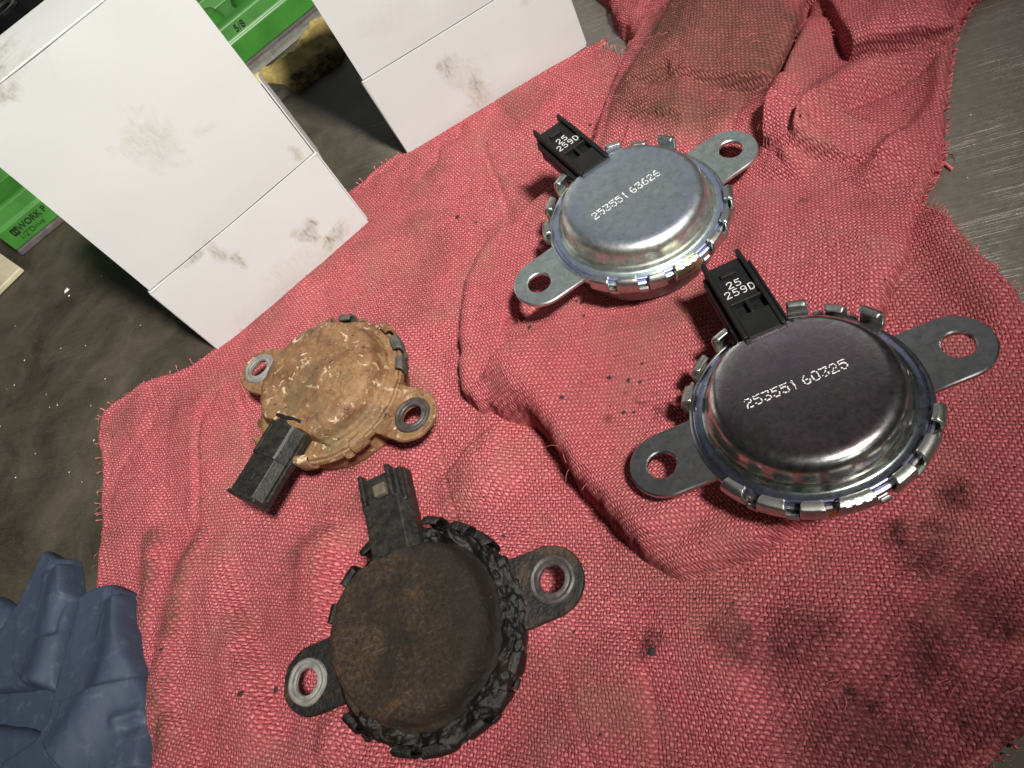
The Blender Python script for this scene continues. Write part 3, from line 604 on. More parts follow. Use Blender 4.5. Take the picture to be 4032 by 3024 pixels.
# frayed yarn ends along the hems and loose fuzz on the cloth
def fringe(parent, poly, hfun, lo, hi, n, seed, out=.0016):
    r = np.random.default_rng(seed); V = []; F = []
    pl = np.array(poly); N = len(pl)
    for k in range(n):
        i = int(lo*N+(hi-lo)*N*r.random()) % N; a = pl[i]; b = pl[(i+1) % N]
        t = b-a; t = t/(np.linalg.norm(t)+1e-9); nr = np.array((t[1], -t[0]))*(1 if out > 0 else -1)
        p = a+(b-a)*r.random()-nr*.0012; L = abs(out)*(.5+1.3*r.random())+.0012
        dr = nr*1.0+t*(r.random()-.5)*1.6; dr /= np.linalg.norm(dr); sd = np.array((-dr[1], dr[0]))
        w = .00016+.00014*r.random(); bend = (r.random()-.5)*L*.8; base = len(V)
        z0 = .0012+.0014*r.random(); m = 6
        for j in range(m):
            s = j/(m-1); q = p+dr*L*s+sd*bend*s*s
            zz = z0*(1-s)+.0004+.0008*math.sin(s*3)*r.random()
            ww = w*(1-.5*s)
            V += [(q[0]+sd[0]*ww, q[1]+sd[1]*ww, zz), (q[0]-sd[0]*ww, q[1]-sd[1]*ww, zz), (q[0], q[1], zz+ww*1.2)]
        for j in range(m-1):
            c0 = base+3*j
            for e in range(3): F.append((c0+e, c0+(e+1) % 3, c0+3+(e+1) % 3, c0+3+e))
    o = obj('frayed_yarn', mesh_np('frayed_yarn', np.array(V), np.array(F)), M['pink'], parent); o['kind'] = 'stuff'
fringe(rag_low, LOW, None, 0.0, 1.0, 170, 3, -.0003)
fringe(rag_up, UPP, None, .76, 1.0, 260, 4, -.0009)
def fuzz(parent, x, y, z, n, seed):
    r = np.random.default_rng(seed); V = []; F = []
    for i in r.integers(0, len(x), n):
        L = .0012+.0030*r.random(); a = r.random()*6.28; w = .000035+.00003*r.random(); base = len(V); cv = (r.random()-.5)*2.4; hgt = .0003+.0009*r.random()
        px, py = x[i], y[i]; m = 6
        for j in range(m):
            s = j/(m-1); a2 = a+cv*s; nx, ny = -math.sin(a2), math.cos(a2)
            zz = z[i]+.0003+hgt*math.sin(math.pi*s)
            V += [(px+nx*w, py+ny*w, zz), (px-nx*w, py-ny*w, zz), (px, py, zz+w*1.5)]
            px += math.cos(a2)*L/m; py += math.sin(a2)*L/m
        for j in range(m-1):
            c0 = base+3*j
            for e in range(3): F.append((c0+e, c0+(e+1) % 3, c0+3+(e+1) % 3, c0+3+e))
    o = obj('lint_fuzz', mesh_np('lint_fuzz', np.array(V), np.array(F)), M['pink'], parent); o['kind'] = 'stuff'
fuzz(rag_low, lx, ly, lz, 2600, 11); fuzz(rag_up, ux_, uy_, uz_, 1500, 12)

# ------------------------------------------------------------------ white cartons
def carton(b, label, spots, sideflap, seed):
    u = b['u']; ang = math.atan2(u[1], u[0]); w, dp, h = b['w'], b['d'], b['h']
    t = thing('white_carton', (b['o'][0], b['o'][1], .0010), label, 'box', 'white cartons standing on the bench', ang)
    mat = mat_card(spots)
    body = bevel(obj('carton_body', MB().box(0, w, .0009, dp, .0006, h-.0008).mesh('carton_body', False), mat, t), .0006)
    zc = .0370
    up = MB(); n = 24                                   # front board, very slightly bowed
    def board(z0, z1, y0, bow, x0, x1, nx=16, nz=12, th=.0006, lean=0.0):
        V = []; F = []
        for i in range(nx+1):
            for j in range(nz+1):
                s, q = i/nx, j/nz; x = x0+(x1-x0)*s; z = z0+(z1-z0)*q
                y = y0-bow*4*s*(1-s)*(1 if j not in (0,) else .6)-lean*(1-q)+.00022*float(fbm(x*70+seed, z*70, seed, 2))
                V.append((x, y, z))
        m = len(V); V += [(x, y+th, z) for x, y, z in V]
        g = lambda i, j: i*(nz+1)+j
        for i in range(nx):
            for j in range(nz):
                F.append((g(i, j), g(i+1, j), g(i+1, j+1), g(i, j+1))); F.append((m+g(i, j), m+g(i, j+1), m+g(i+1, j+1), m+g(i+1, j)))
        for i in range(nx):
            F.append((g(i, 0), m+g(i, 0), m+g(i+1, 0), g(i+1, 0))); F.append((g(i, nz), g(i+1, nz), m+g(i+1, nz), m+g(i, nz)))
        for j in range(nz):
            F.append((g(0, j), g(0, j+1), m+g(0, j+1), m+g(0, j))); F.append((g(nx, j), m+g(nx, j), m+g(nx, j+1), g(nx, j+1)))
        return mesh_np('board', np.array(V), F, True, 30)
    obj('front_panel', board(zc+.0003, h, .0, .0011, -.0004, w+.0003), mat, t)
    lowp = obj('lower_panel', board(.0, zc-.0001, -.0002, .0010, -.0010, w+.0008, lean=.0006), mat, t)
    # rounded score line standing a little proud under the fold
    sc = MB().tube([(-.0008, -.00005, zc-.0006), (w*.5, -.0004, zc-.0006), (w+.0006, -.00005, zc-.0006)], .00042, 8)
    obj('fold_edge', sc.mesh('fold_edge'), mat, lowp)
    tp = MB().box(-.0003, w+.0003, .0004, dp+.0006, h-.0002, h+.0005)
    bevel(obj('top_flap', tp.mesh('top_flap', False), mat, t), .0003)
    if sideflap:
        pts = []
        for k in range(13):
            a = math.pi*.5*k/12; pts.append((.010+.010*math.sin(a)-.010, .058+.010*math.cos(a)))
        pts = [(.0, .030), (.0, .069), (.005, .0685), (.009, .066), (.012, .061), (.013, .052), (.013, .030)]
        V = []; F = []
        n = len(pts)
        for y, z in pts: V.append((w+.0008+y*.20, .0012+y, z))
        V += [(x+.0005, y, z) for x, y, z in V]
        F = [tuple(range(n)), tuple(reversed(range(n, 2*n)))]+[(i, i+n, (i+1) % n+n, (i+1) % n) for i in range(n)]
        obj('side_flap', mesh_np('side_flap', np.array(V), F, False), mat, t)
    # ragged double board edges at the left and right of the lower panel
    for x in (-.0014, w+.0010):
        obj('board_edge', MB().box(x, x+.0005, .0002, .0060, .0005, zc-.001).mesh('board_edge', False), mat, lowp)
    return t
carton(BOX1, 'tall white carton with side flap, standing left, nearest the rusty sensor',
       [(.0366, .0772, (.010, .012), .55), (.055, .0147, (.007, .007), .95), (.0295, .0252, (.0028, .005), 1.0), (.0605, .0049, (.009, .005), .9), (.0262, .0322, (.003, .006), .8),
        (.045, .008, (.016, .006), .42), (.018, .036, (.006, .0018), .9), (.071, .041, (.0025, .007), .8), (.012, .1135, (.018, .006), .9), (.040, .006, (.034, .0045), .35), (.052, .068, (.004, .0025), .4)], True, 2)
carton(BOX2, 'white carton with brown thumb smudge, standing between the green tray and the bunched rag',
       [(.0299, .0245, (.0065, .0060), .85), (.0378, .0105, (.0065, .0080), .85), (.035, .018, (.010, .010), .5), (.068, .030, (.003, .002), .5), (.020, .052, (.02, .006), .2)], False, 5)
# ------------------------------------------------------------------ sensors
from mathutils import noise as mnoise
CAP = [(0, .312), (.15, .312), (.30, .3115), (.45, .311), (.60, .3095), (.68, .3070), (.725, .3015), (.760, .290), (.788, .272), (.810, .246), (.826, .212), (.838, .165),
       (.847, .115), (.853, .090), (.862, .074), (.874, .064), (.884, .052), (.890, .036), (.897, .020), (.908, .010), (.925, .005), (.955, .003), (.985, .002), (.996, -.004), (1.002, -.018), (1.0, -.045), (.90, -.050)]
def cap_z(r): return float(np.interp(r, [p[0] for p in CAP[:12]], [p[1] for p in CAP[:12]]))
DIG = {'0': '01110 10001 10001 10001 10001 10001 01110', '1': '00100 01100 00100 00100 00100 00100 00100', '2': '01110 10001 00001 00110 01000 10000 11111',
       '3': '11111 00001 00010 00110 00001 10001 01110', '5': '11111 10000 11110 00001 00001 10001 01110', '6': '00110 01000 10000 11110 10001 10001 01110'}
def dot_text(s, x0, y0, adv, px, py, dot, zf, seed):
    r = np.random.default_rng(seed); m = MB(); x = x0
    for ch in s:
        if ch == ' ': x += adv*.35; continue
        for j, row in enumerate(DIG[ch].split()):
            for i, c in enumerate(row):
                if c == '1' and r.random() > .05:
                    cx = x+i*px+(r.random()-.5)*px*.4; cy = y0+(3-j)*py+(r.random()-.5)*py*.4; q = dot*(.7+.5*r.random()); z = zf(math.hypot(cx, cy))
                    k = 6; base = [(cx+q*math.cos(a*2*math.pi/k+r.random()*.5), cy+q*.8*math.sin(a*2*math.pi/k+r.random()*.5)) for a in range(k)]
                    m.slab(base, z-.001, z+.0022)
        x += adv
    return m
STR = {'2': [[(0, .8), (.15, 1), (.6, 1), (.75, .8), (.7, .6), (.1, .12), (0, 0), (.78, 0)]], '5': [[(.75, 1), (.1, 1), (.05, .58), (.5, .62), (.75, .4), (.7, .1), (.4, 0), (0, .08)]],
       '9': [[(.75, .65), (.55, .45), (.15, .5), (.02, .75), (.2, .98), (.55, 1), (.75, .8), (.75, .3), (.55, 0), (.15, 0)]], 'D': [[(.02, 0), (.02, 1), (.45, 1), (.75, .75), (.75, .25), (.45, 0), (.02, 0)]]}
def stroke_text(s, x0, y0, h, adv, wd, z0, z1):
    m = MB(); x = x0
    for ch in s:
        for ln in STR[ch]:
            for (a, b), (c, d) in zip(ln[:-1], ln[1:]):
                A = np.array((x+a*h*.8, y0+b*h)); B = np.array((x+c*h*.8, y0+d*h)); t = B-A; t = t/(np.linalg.norm(t)+1e-9); n = np.array((-t[1], t[0]))*wd; e = t*wd*.8
                m.slab([tuple(A-n-e), tuple(B-n+e), tuple(B+n+e), tuple(A+n-e)], z0, z1)
        x += adv
    return m
def strip(prof, half, th, seg=4, taper=.0):
    """bent sheet-metal tongue around the rim, profile of (radius, height)"""
    p = np.array(prof); n = len(p); t = np.gradient(p, axis=0); t /= np.linalg.norm(t, axis=1)[:, None]; nr = np.stack([t[:, 1], -t[:, 0]], 1)
    loop = [tuple(a) for a in p+nr*th*.5]+[tuple(a) for a in (p-nr*th*.5)[::-1]]
    V = []; F = []; L = len(loop)
    for i in range(seg+1):
        for k, (r, z) in enumerate(loop):
            kk = k if k < n else 2*n-1-k
            hw = half*(1-taper*(kk/(n-1))**2); a = hw*(2*i/seg-1)
            V.append((r*math.cos(a), r*math.sin(a), z))
    for i in range(seg):
        for k in range(L):
            l = (k+1) % L; F.append((i*L+k, (i+1)*L+k, (i+1)*L+l, i*L+l))
    for k in range(n-1):
        F.append((k, k+1, L-2-k, L-1-k)); o = seg*L; F.append((o+L-1-k, o+L-2-k, o+k+1, o+k))
    return MB().add(V, F)
TALL = [(1.040, -.125), (1.074, -.105), (1.092, -.050), (1.096, .010), (1.086, .052), (1.054, .070), (1.008, .058)]
UPR = [(1.040, -.125), (1.074, -.098), (1.090, -.020), (1.098, .070), (1.086, .122), (1.052, .138), (1.018, .126)]
NUB = [(1.034, -.125), (1.068, -.125), (1.090, -.104), (1.092, -.072), (1.072, -.058)]
TABS = [(68, 'u', 5.5), (50.5, 't', 5.5), (32.5, 'u', 6.0), (110.5, 'u', 5.2), (129, 't', 6.0), (150, 't', 5.8), (-35, 't', 5.8), (-53, 't', 6.2), (-70.5, 't', 5.6), (-94, 'w', 9.0),
        (-112.5, 't', 5.6), (-130, 't', 6.4), (-148, 't', 6.0), (-62, 'n', 2.8), (-44, 'n', 2.6), (-120.8, 'n', 2.8), (-139, 'n', 2.8), (-81, 'n', 2.8), (41.5, 'n', 2.8), (59, 'n', 2.6), (139.5, 'n', 2.8)]
def ear_mesh(cx, r_end, hw, hole, z0, z1, root=.78):
    """one mounting ear: slot-shaped plate with a round hole"""
    out = [(root, -hw), (cx, -hw)]+[(cx+r_end*math.cos(a), r_end*math.sin(a)) for a in np.linspace(-math.pi/2, math.pi/2, 25)]+[(cx, hw), (root, hw)]
    hc = 1.392; N = 96; V = []; F = []; b = .012
    poly = np.array(out)
    def cast(th):
        d = np.array((math.cos(th), math.sin(th))); best = 9
        for i in range(len(poly)):
            a = poly[i]-(hc, 0); e = poly[(i+1) % len(poly)]-poly[i]; den = d[0]*e[1]-d[1]*e[0]
            if abs(den) < 1e-9: continue
            s = (a[0]*e[1]-a[1]*e[0])/den; u = (a[0]*d[1]-a[1]*d[0])/den
            if s > 1e-6 and -1e-6 <= u <= 1+1e-6: best = min(best, s)
        return best
    for i in range(N):
        th = 2*math.pi*i/N; o = cast(th); c, s = math.cos(th), math.sin(th)
        for r, z in ((hole, z0+b), (hole, z1-b), (hole+b, z1), (hole+(o-hole)*.5, z1), (o-b, z1), (o, z1-b), (o, z0+b), (o-b, z0), (hole+b, z0)):
            V.append((hc+r*c, r*s, z))
    K = 9
    for i in range(N):
        j = (i+1) % N
        for k in range(K): l = (k+1) % K; F.append((i*K+k, j*K+k, j*K+l, i*K+l))
    return MB().add(V, F)
def rough_up(mb, amp, sc, seed, keep=None):
    def fn(v):
        q = Vector(v)*sc+Vector((seed*3.1, seed*1.7, 0)); d = mnoise.noise_vector(q)*.65+mnoise.noise_vector(q*2.7)*.35
        return v+np.array(d)*amp
    return mb.xf(fn)

def sensor(key, label, style, serial, mats, seed):
    b, n, Rm = SEAT[key]
    m4 = Matrix.Translation(b) @ Rm.to_4x4()
    t = thing('round_sensor', None, label, 'sensor', 'round two-eared sensors on the rags', mat4=m4)
    old = style != 'new'
    sc = lambda v: np.array((v[0]*R0, v[1]*R0, (v[2]+.55)*R0))
    def part(name, mb, mat, parent=None, sharp=32, amp=None, bv=0, smooth=True):
        if old: rough_up(mb, (.012 if amp is None else amp), 7.0, seed)
        o = obj(name, mb.xf(sc).mesh(name, smooth, sharp), mat, parent or t)
        if bv: bevel(o, bv, 2, 40)
        return o
    part('can', MB().lathe([(0, -.55), (.5, -.55), (.84, -.55), (.880, -.540), (.900, -.510), (.902, -.33), (.902, -.12), (.80, -.12)], 96), mats['can'])
    part('bracket_ring', MB().lathe([(.80, -.125), (1.015, -.128), (1.040, -.112), (1.046, -.075), (1.040, -.042), (1.020, -.030), (.98, -.052), (.80, -.055)], 128, True), mats['bracket'])
    for side in (0, 1):
        mb = ear_mesh(1.352, .343, .343, .138, -.118, -.056)
        if side: mb.xf(lambda v: np.array((-v[0], -v[1], v[2])))
        ear = part('mounting_ear', mb, mats['bracket'], amp=.012)
        if old:
            sx = -1 if side else 1
            w = MB().lathe([(.128, -.070), (.130, -.034), (.140, -.024), (.165, -.026), (.180, -.036), (.205, -.026), (.225, -.034), (.235, -.056)], 48)
            w.xf(lambda v, sx=sx: np.array((v[0]+1.392*sx, v[1], v[2])))
            part('washer', w, mats['washer'][side], ear, amp=.010)
    # cap pressed from sheet: flange, step, dome with a flat cut where the plug leaves
    CUT = .695
    mb = MB().lathe(CAP, 160)
    def cut(v):
        r = math.hypot(v[0], v[1])
        if v[1] > CUT and r < .93 and v[2] > .004: return np.array((v[0], CUT+.012*(.31-v[2]), v[2]))
        if v[1] > CUT-.05 and v[2] > .22: return np.array((v[0], v[1], v[2]-.016*((v[1]-CUT+.05)/.05)**2))
        return v
    mb.xf(cut)
    if old:
        kz = 1.36 if style == 'soot' else 1.12
        mb.xf(lambda v: np.array((v[0], v[1], v[2]*kz if v[2] > 0 else v[2])))
    cap = part('cap', mb, mats['cap'], sharp=40, amp=.026 if style == 'soot' else .018)
    # crimp tabs
    r = random.Random(seed)
    for a, kind, half in TABS:
        if old and r.random() < (.30 if style == 'rust' and a > 0 else .10): continue
        prof = {'t': TALL, 'w': TALL, 'u': UPR, 'n': NUB}[kind]
        prof = [(x+(r.random()-.5)*.008, z+(r.random()-.5)*.012) for x, z in prof]
        mb = strip(prof, rad(half*(.93+.14*r.random())), .036, 4, .18)
        ang = rad(a+(r.random()-.5)*1.2)
        mb.xf(lambda v: np.array((v[0]*math.cos(ang)-v[1]*math.sin(ang), v[0]*math.sin(ang)+v[1]*math.cos(ang), v[2])))
        tb = part('crimp_tab', mb, (mats['tab_far'] if a < -20 and r.random() < .6 else mats['tab']) if old else mats['wide'] if kind == 'w' else mats['tab'], amp=.022, bv=.00026, sharp=50)
        if kind == 'w' and not old:
            for q in (-.33, .0, .33):
                rb = strip([(1.112, -.04), (1.114, .010), (1.102, .060), (1.060, .084)], rad(1.1), .014, 2)
                a2 = ang+rad(half*q*1.4)
                rb.xf(lambda v, a2=a2: np.array((v[0]*math.cos(a2)-v[1]*math.sin(a2), v[0]*math.sin(a2)+v[1]*math.cos(a2), v[2])))
                part('rib', rb, mats['wide'], tb)
    if style == 'new':
        h = MB().box(-.240, .170, .655, 1.735, .055, .245).box(-.292, .222, .74, 1.56, .045, .150).box(-.268, .198, .70, 1.70, .150, .195)
        h.box(-.193, .123, .665, .955, .243, .322).box(-.193, .123, 1.150, 1.70, .243, .286).box(-.193, .123, 1.118, 1.152, .243, .322).box(-.050, -.014, .953, 1.120, .243, .318)
        h.box(-.193, -.150, .953, 1.120, .243, .300)
        con = part('connector', h, mats['plug'], bv=.00022, smooth=False)
        part('lip', MB().box(-.236, .166, .636, .660, .16, .334), mats['plug'], con, bv=.0002, smooth=False)
        for x in (-.240, .125):
            part('rail', MB().box(x, x+.046, .675, 1.775, .240, .338), mats['plug'], con, bv=.0003, smooth=False)
        for x in (-.283, .200):
            part('rail', MB().box(x, x+.030, .72, 1.66, .120, .235), mats['plug'], con, bv=.0003, smooth=False)
        part('latch_ridge', MB().prism([(-.135, .284), (.030, .284), (.030, .322), (-.135, .322)], 1.495, 1.545), mats['plug'], con, bv=.0003, smooth=False)
        tx = stroke_text('25', -.112, 1.352, .082, .080, .0050, .285, .2885); tx2 = stroke_text('259D', -.176, 1.240, .082, .080, .0050, .285, .2885)
        tx.add(tx2.v, tx2.f)
        part('date_code', tx, M['mark'], con, smooth=False)
        part('serial_number', dot_text(serial, -.505, .018, .0825, .0132, .0152, .0078, cap_z, seed), M['etch'], cap, smooth=False)
    elif style == 'rust':
        con = part('connector', MB().prism([(-.27, .02), (.20, .02), (.21, .10), (.20, .315), (.175, .335), (-.175, .335), (-.205, .315), (-.27, .19)], .60, 1.14), mats['plug'], amp=.006, bv=.0002, smooth=False)
        part('plug_nose', MB().prism([(-.265, .03), (.19, .03), (.20, .10), (.19, .300), (.170, .316), (-.170, .316), (-.200, .298), (-.265, .185)], 1.135, 1.68), mats['plug'], con, amp=.006, bv=.0002, smooth=False)
        part('edge_seam', MB().prism([(-.190, .308), (-.178, .308), (-.181, .326), (-.187, .326)], .80, 1.67), M['oldplastic'], con, amp=.004, smooth=False)
        part('latch_ridge', MB().box(-.060, .060, 1.36, 1.46, .312, .332), mats['plug'], con, amp=.005, bv=.0003, smooth=False)
        part('rail', MB().box(-.290, -.258, .80, 1.60, .070, .150), mats['plug'], con, amp=.005, bv=.0003, smooth=False)
        part('rail', MB().box(.120, .165, .75, 1.12, .330, .348), mats['plug'], con, amp=.005, bv=.0003, smooth=False)
        part('end_rim', MB().box(-.275, .215, 1.635, 1.690, .02, .326), mats['plug'], con, amp=.006, bv=.0004, smooth=False)
        part('collar', MB().box(-.315, .265, .565, .665, .0, .345), mats['grime'], con, amp=.030, bv=.001, smooth=False)
    else:
        h = MB().prism([(-.215, .03), (.27, .03), (.28, .20), (.20, .325), (-.205, .325), (-.215, .30)], .635, 1.330)
        con = part('connector', h, mats['plug'], amp=.008, bv=.0003, smooth=False)
        nose = MB().prism([(-.215, .03), (.27, .03), (.27, .16), (.20, .22), (.19, .245), (-.205, .245), (-.215, .20)], 1.325, 1.66)
        part('plug_nose', nose, mats['plug'], con, amp=.008, bv=.0003, smooth=False)
        for x, y1 in ((-.225, 1.70), (.105, 1.70), (.215, 1.64)):
            part('rail', MB().box(x, x+.055, 1.25, y1, .20, .325 if x < .2 else .27), mats['plug'], con, amp=.008, bv=.0004, smooth=False)
        part('latch_ridge', MB().box(-.075, .075, 1.395, 1.525, .243, .318), M['latch_tan'], con, amp=.008, bv=.0004, smooth=False)
    if style == 'soot':
        prof = [(.82, -.02), (.850, .060), (.89, .085), (.95, .088), (1.01, .070), (1.06, .020), (1.08, -.05), (1.06, -.11), (1.0, -.13), (.86, -.10)]
        pp = np.array(prof+[prof[0]]); kk = np.linspace(0, len(prof), 60, endpoint=False)
        prof = [(float(np.interp(k, range(len(pp)), pp[:, 0])), float(np.interp(k, range(len(pp)), pp[:, 1]))) for k in kk]
        mb = MB().lathe(prof, 300, True)
        def lump(v):
            a = math.atan2(v[1], v[0])
            q = Vector((v[0]*4.2, v[1]*4.2, v[2]*6)); k = mnoise.noise(q)*.75+mnoise.noise(q*2.3)*.40+mnoise.noise(q*5.3)*.25+mnoise.noise(q*11)*.14
            side = (.5+.5*math.cos(a-rad(-15)))**.7              # caked thicker on the right and the front
            f = 1+(.030+.060*side)*k-.070*(1-side)
            up = v[2]*(1+1.1*k) if v[2] > -.03 else v[2]
            return np.array((v[0]*f, v[1]*f, up-(.07*(1-side) if v[2] > 0 else 0)+.05*k*side))
        mb.xf(lump)
        part('caked_grime', mb, mats['grime'], cap, amp=.010, sharp=75)
    return t
M['greyrust'] = mat_plain('grey_pitted_steel', (.075, .070, .058), .6, .3, .6, 300.0, .0004, 700.0)
def mat_ear():
    t = NT('greasy_ear'); ob = t.co()
    a = t.noise(ob, 130.0, 6.0, .65, .6); b = t.noise(ob, 800.0, 6.0, .7)
    c = t.mix(t.ramp(a, [(.50, 0), (.70, 1)]), (.0050, .0042, .0035), (.060, .032, .015))
    return t.p(Base_Color=c, Roughness=t.math('MULTIPLY_ADD', b, .5, .25), Normal=t.bump(t.math('ADD', a, b), .0005, .8))
M['earsoot'] = mat_ear(); M['rust_dark'] = mat_plain('red_brown_can', (.075, .030, .022), .45, .3, .4, 120.0)
M['latch_tan'] = mat_plain('dusty_latch', (.085, .068, .045), .8, 0, .3, 400.0)
new = dict(can=M['can_zinc'], bracket=M['zinc'], cap=M['zinc'], tab=M['zinc_tab'], wide=mat_zinc('yellow_zinc', (.80, .79, .55), .10, .40), plug=M['plastic'])
newb = dict(new, can=M['yellow_seal'], bracket=M['zinc_mid_refl'], cap=M['zinc_dark_refl'], wide=M['zinc_tab'])
sensor('light', 'clean silver sensor with bluish plating and white serial 25355163626, farthest from the camera', 'new', '253551 63626', new, 3)
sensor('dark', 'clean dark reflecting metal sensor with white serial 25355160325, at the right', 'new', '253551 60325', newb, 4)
sensor('rusty', 'small looking brown rusted sensor with pitted orange cap, beside the left white carton', 'rust', '', dict(can=M['rust'], bracket=M['rust'], cap=M['rust'], tab=M['rust'], tab_far=M['greyrust'], plug=M['oldplastic'], washer=(M['washer_pale'], M['washer']), grime=M['tar']), 5)
sensor('sooty', 'blackened greasy sensor with dark brown cap, nearest the bottom of the photo', 'soot', '', dict(can=M['rust_dark'], bracket=M['earsoot'], cap=M['soot'], tab=M['tar'], tab_far=M['tar'], plug=M['oldplastic'], washer=(M['washer'], M['washer_pale']), grime=M['tar']), 6)

# ------------------------------------------------------------------ green socket tray with sockets
TO = (-.3577, .2869); TA = math.atan2(.6018, .7986)
tray = thing('socket_tray', (TO[0], TO[1], 0), 'long green plastic socket tray with black print behind the white cartons', 'tool tray', rz=TA)
bevel(obj('tray_base', MB().box(.0, .46, -.0010, .118, .0002, .0040).mesh('tray_base', False), M['base'], tray), .0008)
sec = [(.0000, .0040), (.0008, .0155), (.0020, .0168), (.0036, .0235), (.0050, .0245), (.0110, .0245), (.0130, .0190), (.0480, .0180), (.0500, .0250), (.0560, .0250), (.0580, .0180), (.115, .0180), (.1165, .0240), (.118, .0240), (.118, .0040)]
mb = MB().prism([(a, b) for a, b in sec], 0, .46)
mb.xf(lambda v: np.array((v[1], v[0], v[2])))
bevel(obj('tray_body', mb.mesh('tray_body', False), M['green'], tray), .0006, 2, 25)
for k in range(9):
    x = .118+.036*k
    obj('socket_bump', MB().lathe([(.0145, .0175), (.0140, .0215), (.0115, .0255), (.0070, .0272), (0, .0276)], 28).xf(lambda v: np.array((v[0]+x, v[1]*.8+.0305, v[2]))).mesh('socket_bump'), M['green'], tray)
def print_text(s, size, loc, rot, name, parent, mat, weight=.0):
    cu = bpy.data.curves.new(name, 'FONT'); cu.body = s; cu.size = size; cu.extrude = .00006; cu.offset = weight
    tmp = bpy.data.objects.new(name+'_tmp', cu); col.objects.link(tmp)
    dg = bpy.context.evaluated_depsgraph_get(); me = bpy.data.meshes.new_from_object(tmp.evaluated_get(dg))
    bpy.data.objects.remove(tmp); bpy.data.curves.remove(cu)
    me.name = name; me.materials.clear()
    o = obj(name, me, mat, parent); o.location = loc; o.rotation_euler = rot
    return o
fr = math.atan2(.0115, .0008)
print_text('WORK P', .0046, (.0096, .0003, .0104), (fr, 0, 0), 'maker_print', tray, M['blackprint'], .00010)
print_text('1/2"Drive', .0040, (.0066, .0001, .0062), (fr, 0, 0), 'size_print', tray, M['blackprint'])
lg = MB()
def rect(x0, x1, z0, z1): lg.box(x0, x1, -.0003, .0012, z0, z1)
rect(.0058, .0064, .0101, .0138); rect(.0088, .0094, .0101, .0138); rect(.0064, .0088, .0101, .0107); rect(.0064, .0070, .0134, .0138); rect(.0072, .0078, .0112, .0138); rect(.0082, .0088, .0126, .0138)
obj('logo_print', lg.mesh('logo_print', False), M['blackprint'], tray)
print_text('5/8', .0052, (.1650, .0014, .0186), (rad(78), 0, 0), 'size_print', tray, M['blackprint'], .0)
def socket(tx, ty, r, h, label):
    c, s = math.cos(TA), math.sin(TA)
    o = thing('socket', (TO[0]+tx*c-ty*s, TO[1]+tx*s+ty*c, .0175), label, 'socket', 'black sockets standing in the green tray')
    obj('barrel', MB().lathe([(0, 0), (r*.96, 0), (r, .001), (r, h-.0016), (r-.0012, h-.0002)], 40).mesh('barrel'), M['socket'], o)
    obj('rim', MB().lathe([(r-.0012, h-.0002), (r-.0016, h), (r-.0030, h), (r-.0036, h-.0010)], 40).mesh('rim'), M['rim'], o)
    hx = MB(); ri = r-.0036
    hx.lathe([(ri, h-.0010), (ri*.94, h-.004), (ri*.94, h-.016), (0, h-.016)], 12)
    obj('hex_bore', hx.mesh('hex_bore', False), M['socket'], o)
socket(.074, .040, .0098, .053, 'black socket with bright rim nearest the left edge, second from the top')
socket(.100, .040, .0098, .053, 'black socket half hidden behind the top of the left white carton')
socket(.078, .090, .0110, .053, 'black socket in the top left corner of the photo')
socket(.050, .092, .0110, .050, 'black socket at the far left corner, mostly outside the photo')

# ------------------------------------------------------------------ yellow cloth, cream board, glove
def pillow(name, poly, step, H, w, mat, parent=None, fold=None, zb=.0003, seed=0, oil=None, jit=.0, **kw):
    x, y, d, F = sheet(spline(poly, 6, True) if kw.pop('smooth', True) else np.array(poly), step, None, jit)
    e = np.sqrt(np.clip(1-(1-np.minimum(d/w, 1))**2, 0, 1))
    z = zb+H*e
    if fold is not None: z = z+fold(x, y, d)*e
    z = np.maximum(z, zb)
    me = mesh_np(name, np.stack([x, y, z], 1), F)
    attr(me, 'oil', oil(x, y) if oil else np.zeros_like(x))
    return obj(name, me, mat, parent, **kw)
yc = np.array(P['yellow']).mean(0)
yt = thing('yellow_cloth', (0, 0, 0), 'crumpled dirty yellow cloth lying in front of the green tray between the cartons', 'cloth')
pillow('cloth_body', P['yellow'], .0010, .0055, .004, M['cloth_y'], yt, lambda x, y, d: .0030*fbm(x*110, y*110, 91)+.0022*np.abs(fbm((x-y)*60, (x+y)*150, 92)),
       seed=1, oil=lambda x, y: np.clip(sstep(.356, .338, y-.62*(x+.19)+.008*fbm(x*90, y*90, 94))*1.15, 0, 1), jit=.002)
pillow('cuff', P['cuff'], .0010, .0042, .004, mat_plain('dark_grey_cuff', (.045, .040, .032), .75, 0, .4, 200.0), yt, lambda x, y, d: .001*fbm(x*120, y*120, 95))
gs = P['greystrip']
pillow('grey_strip', [(-.2420, .3760), (-.1860, .4170), (-.1800, .4100), (-.2350, .3680)], .0012, .0016, .002, mat_plain('pale_grey_edge', (.17, .165, .145), .7, 0, .3, 200.0), yt)

cb = P['cream']; e1 = np.array(cb[1]); v1 = np.array(cb[0])-e1; v2 = np.array(cb[2])-e1
q0 = e1+v1/np.linalg.norm(v1)*.11; q2 = e1+v2/np.linalg.norm(v2)*.09; q3 = q0+(q2-e1)
c = obj('cream_board', MB().slab([tuple(q0), tuple(e1), tuple(q2), tuple(q3)][::1], .0004, .0034).mesh('cream_board', False), M['cream'], label='corner of a flat cream coloured board on the bench at the left edge', cat='board')
bevel(c, .0006)
import bmesh
def fix_normals(o):
    bm = bmesh.new(); bm.from_mesh(o.data); bmesh.ops.recalc_face_normals(bm, faces=bm.faces); bm.to_mesh(o.data); bm.free()
fix_normals(c)

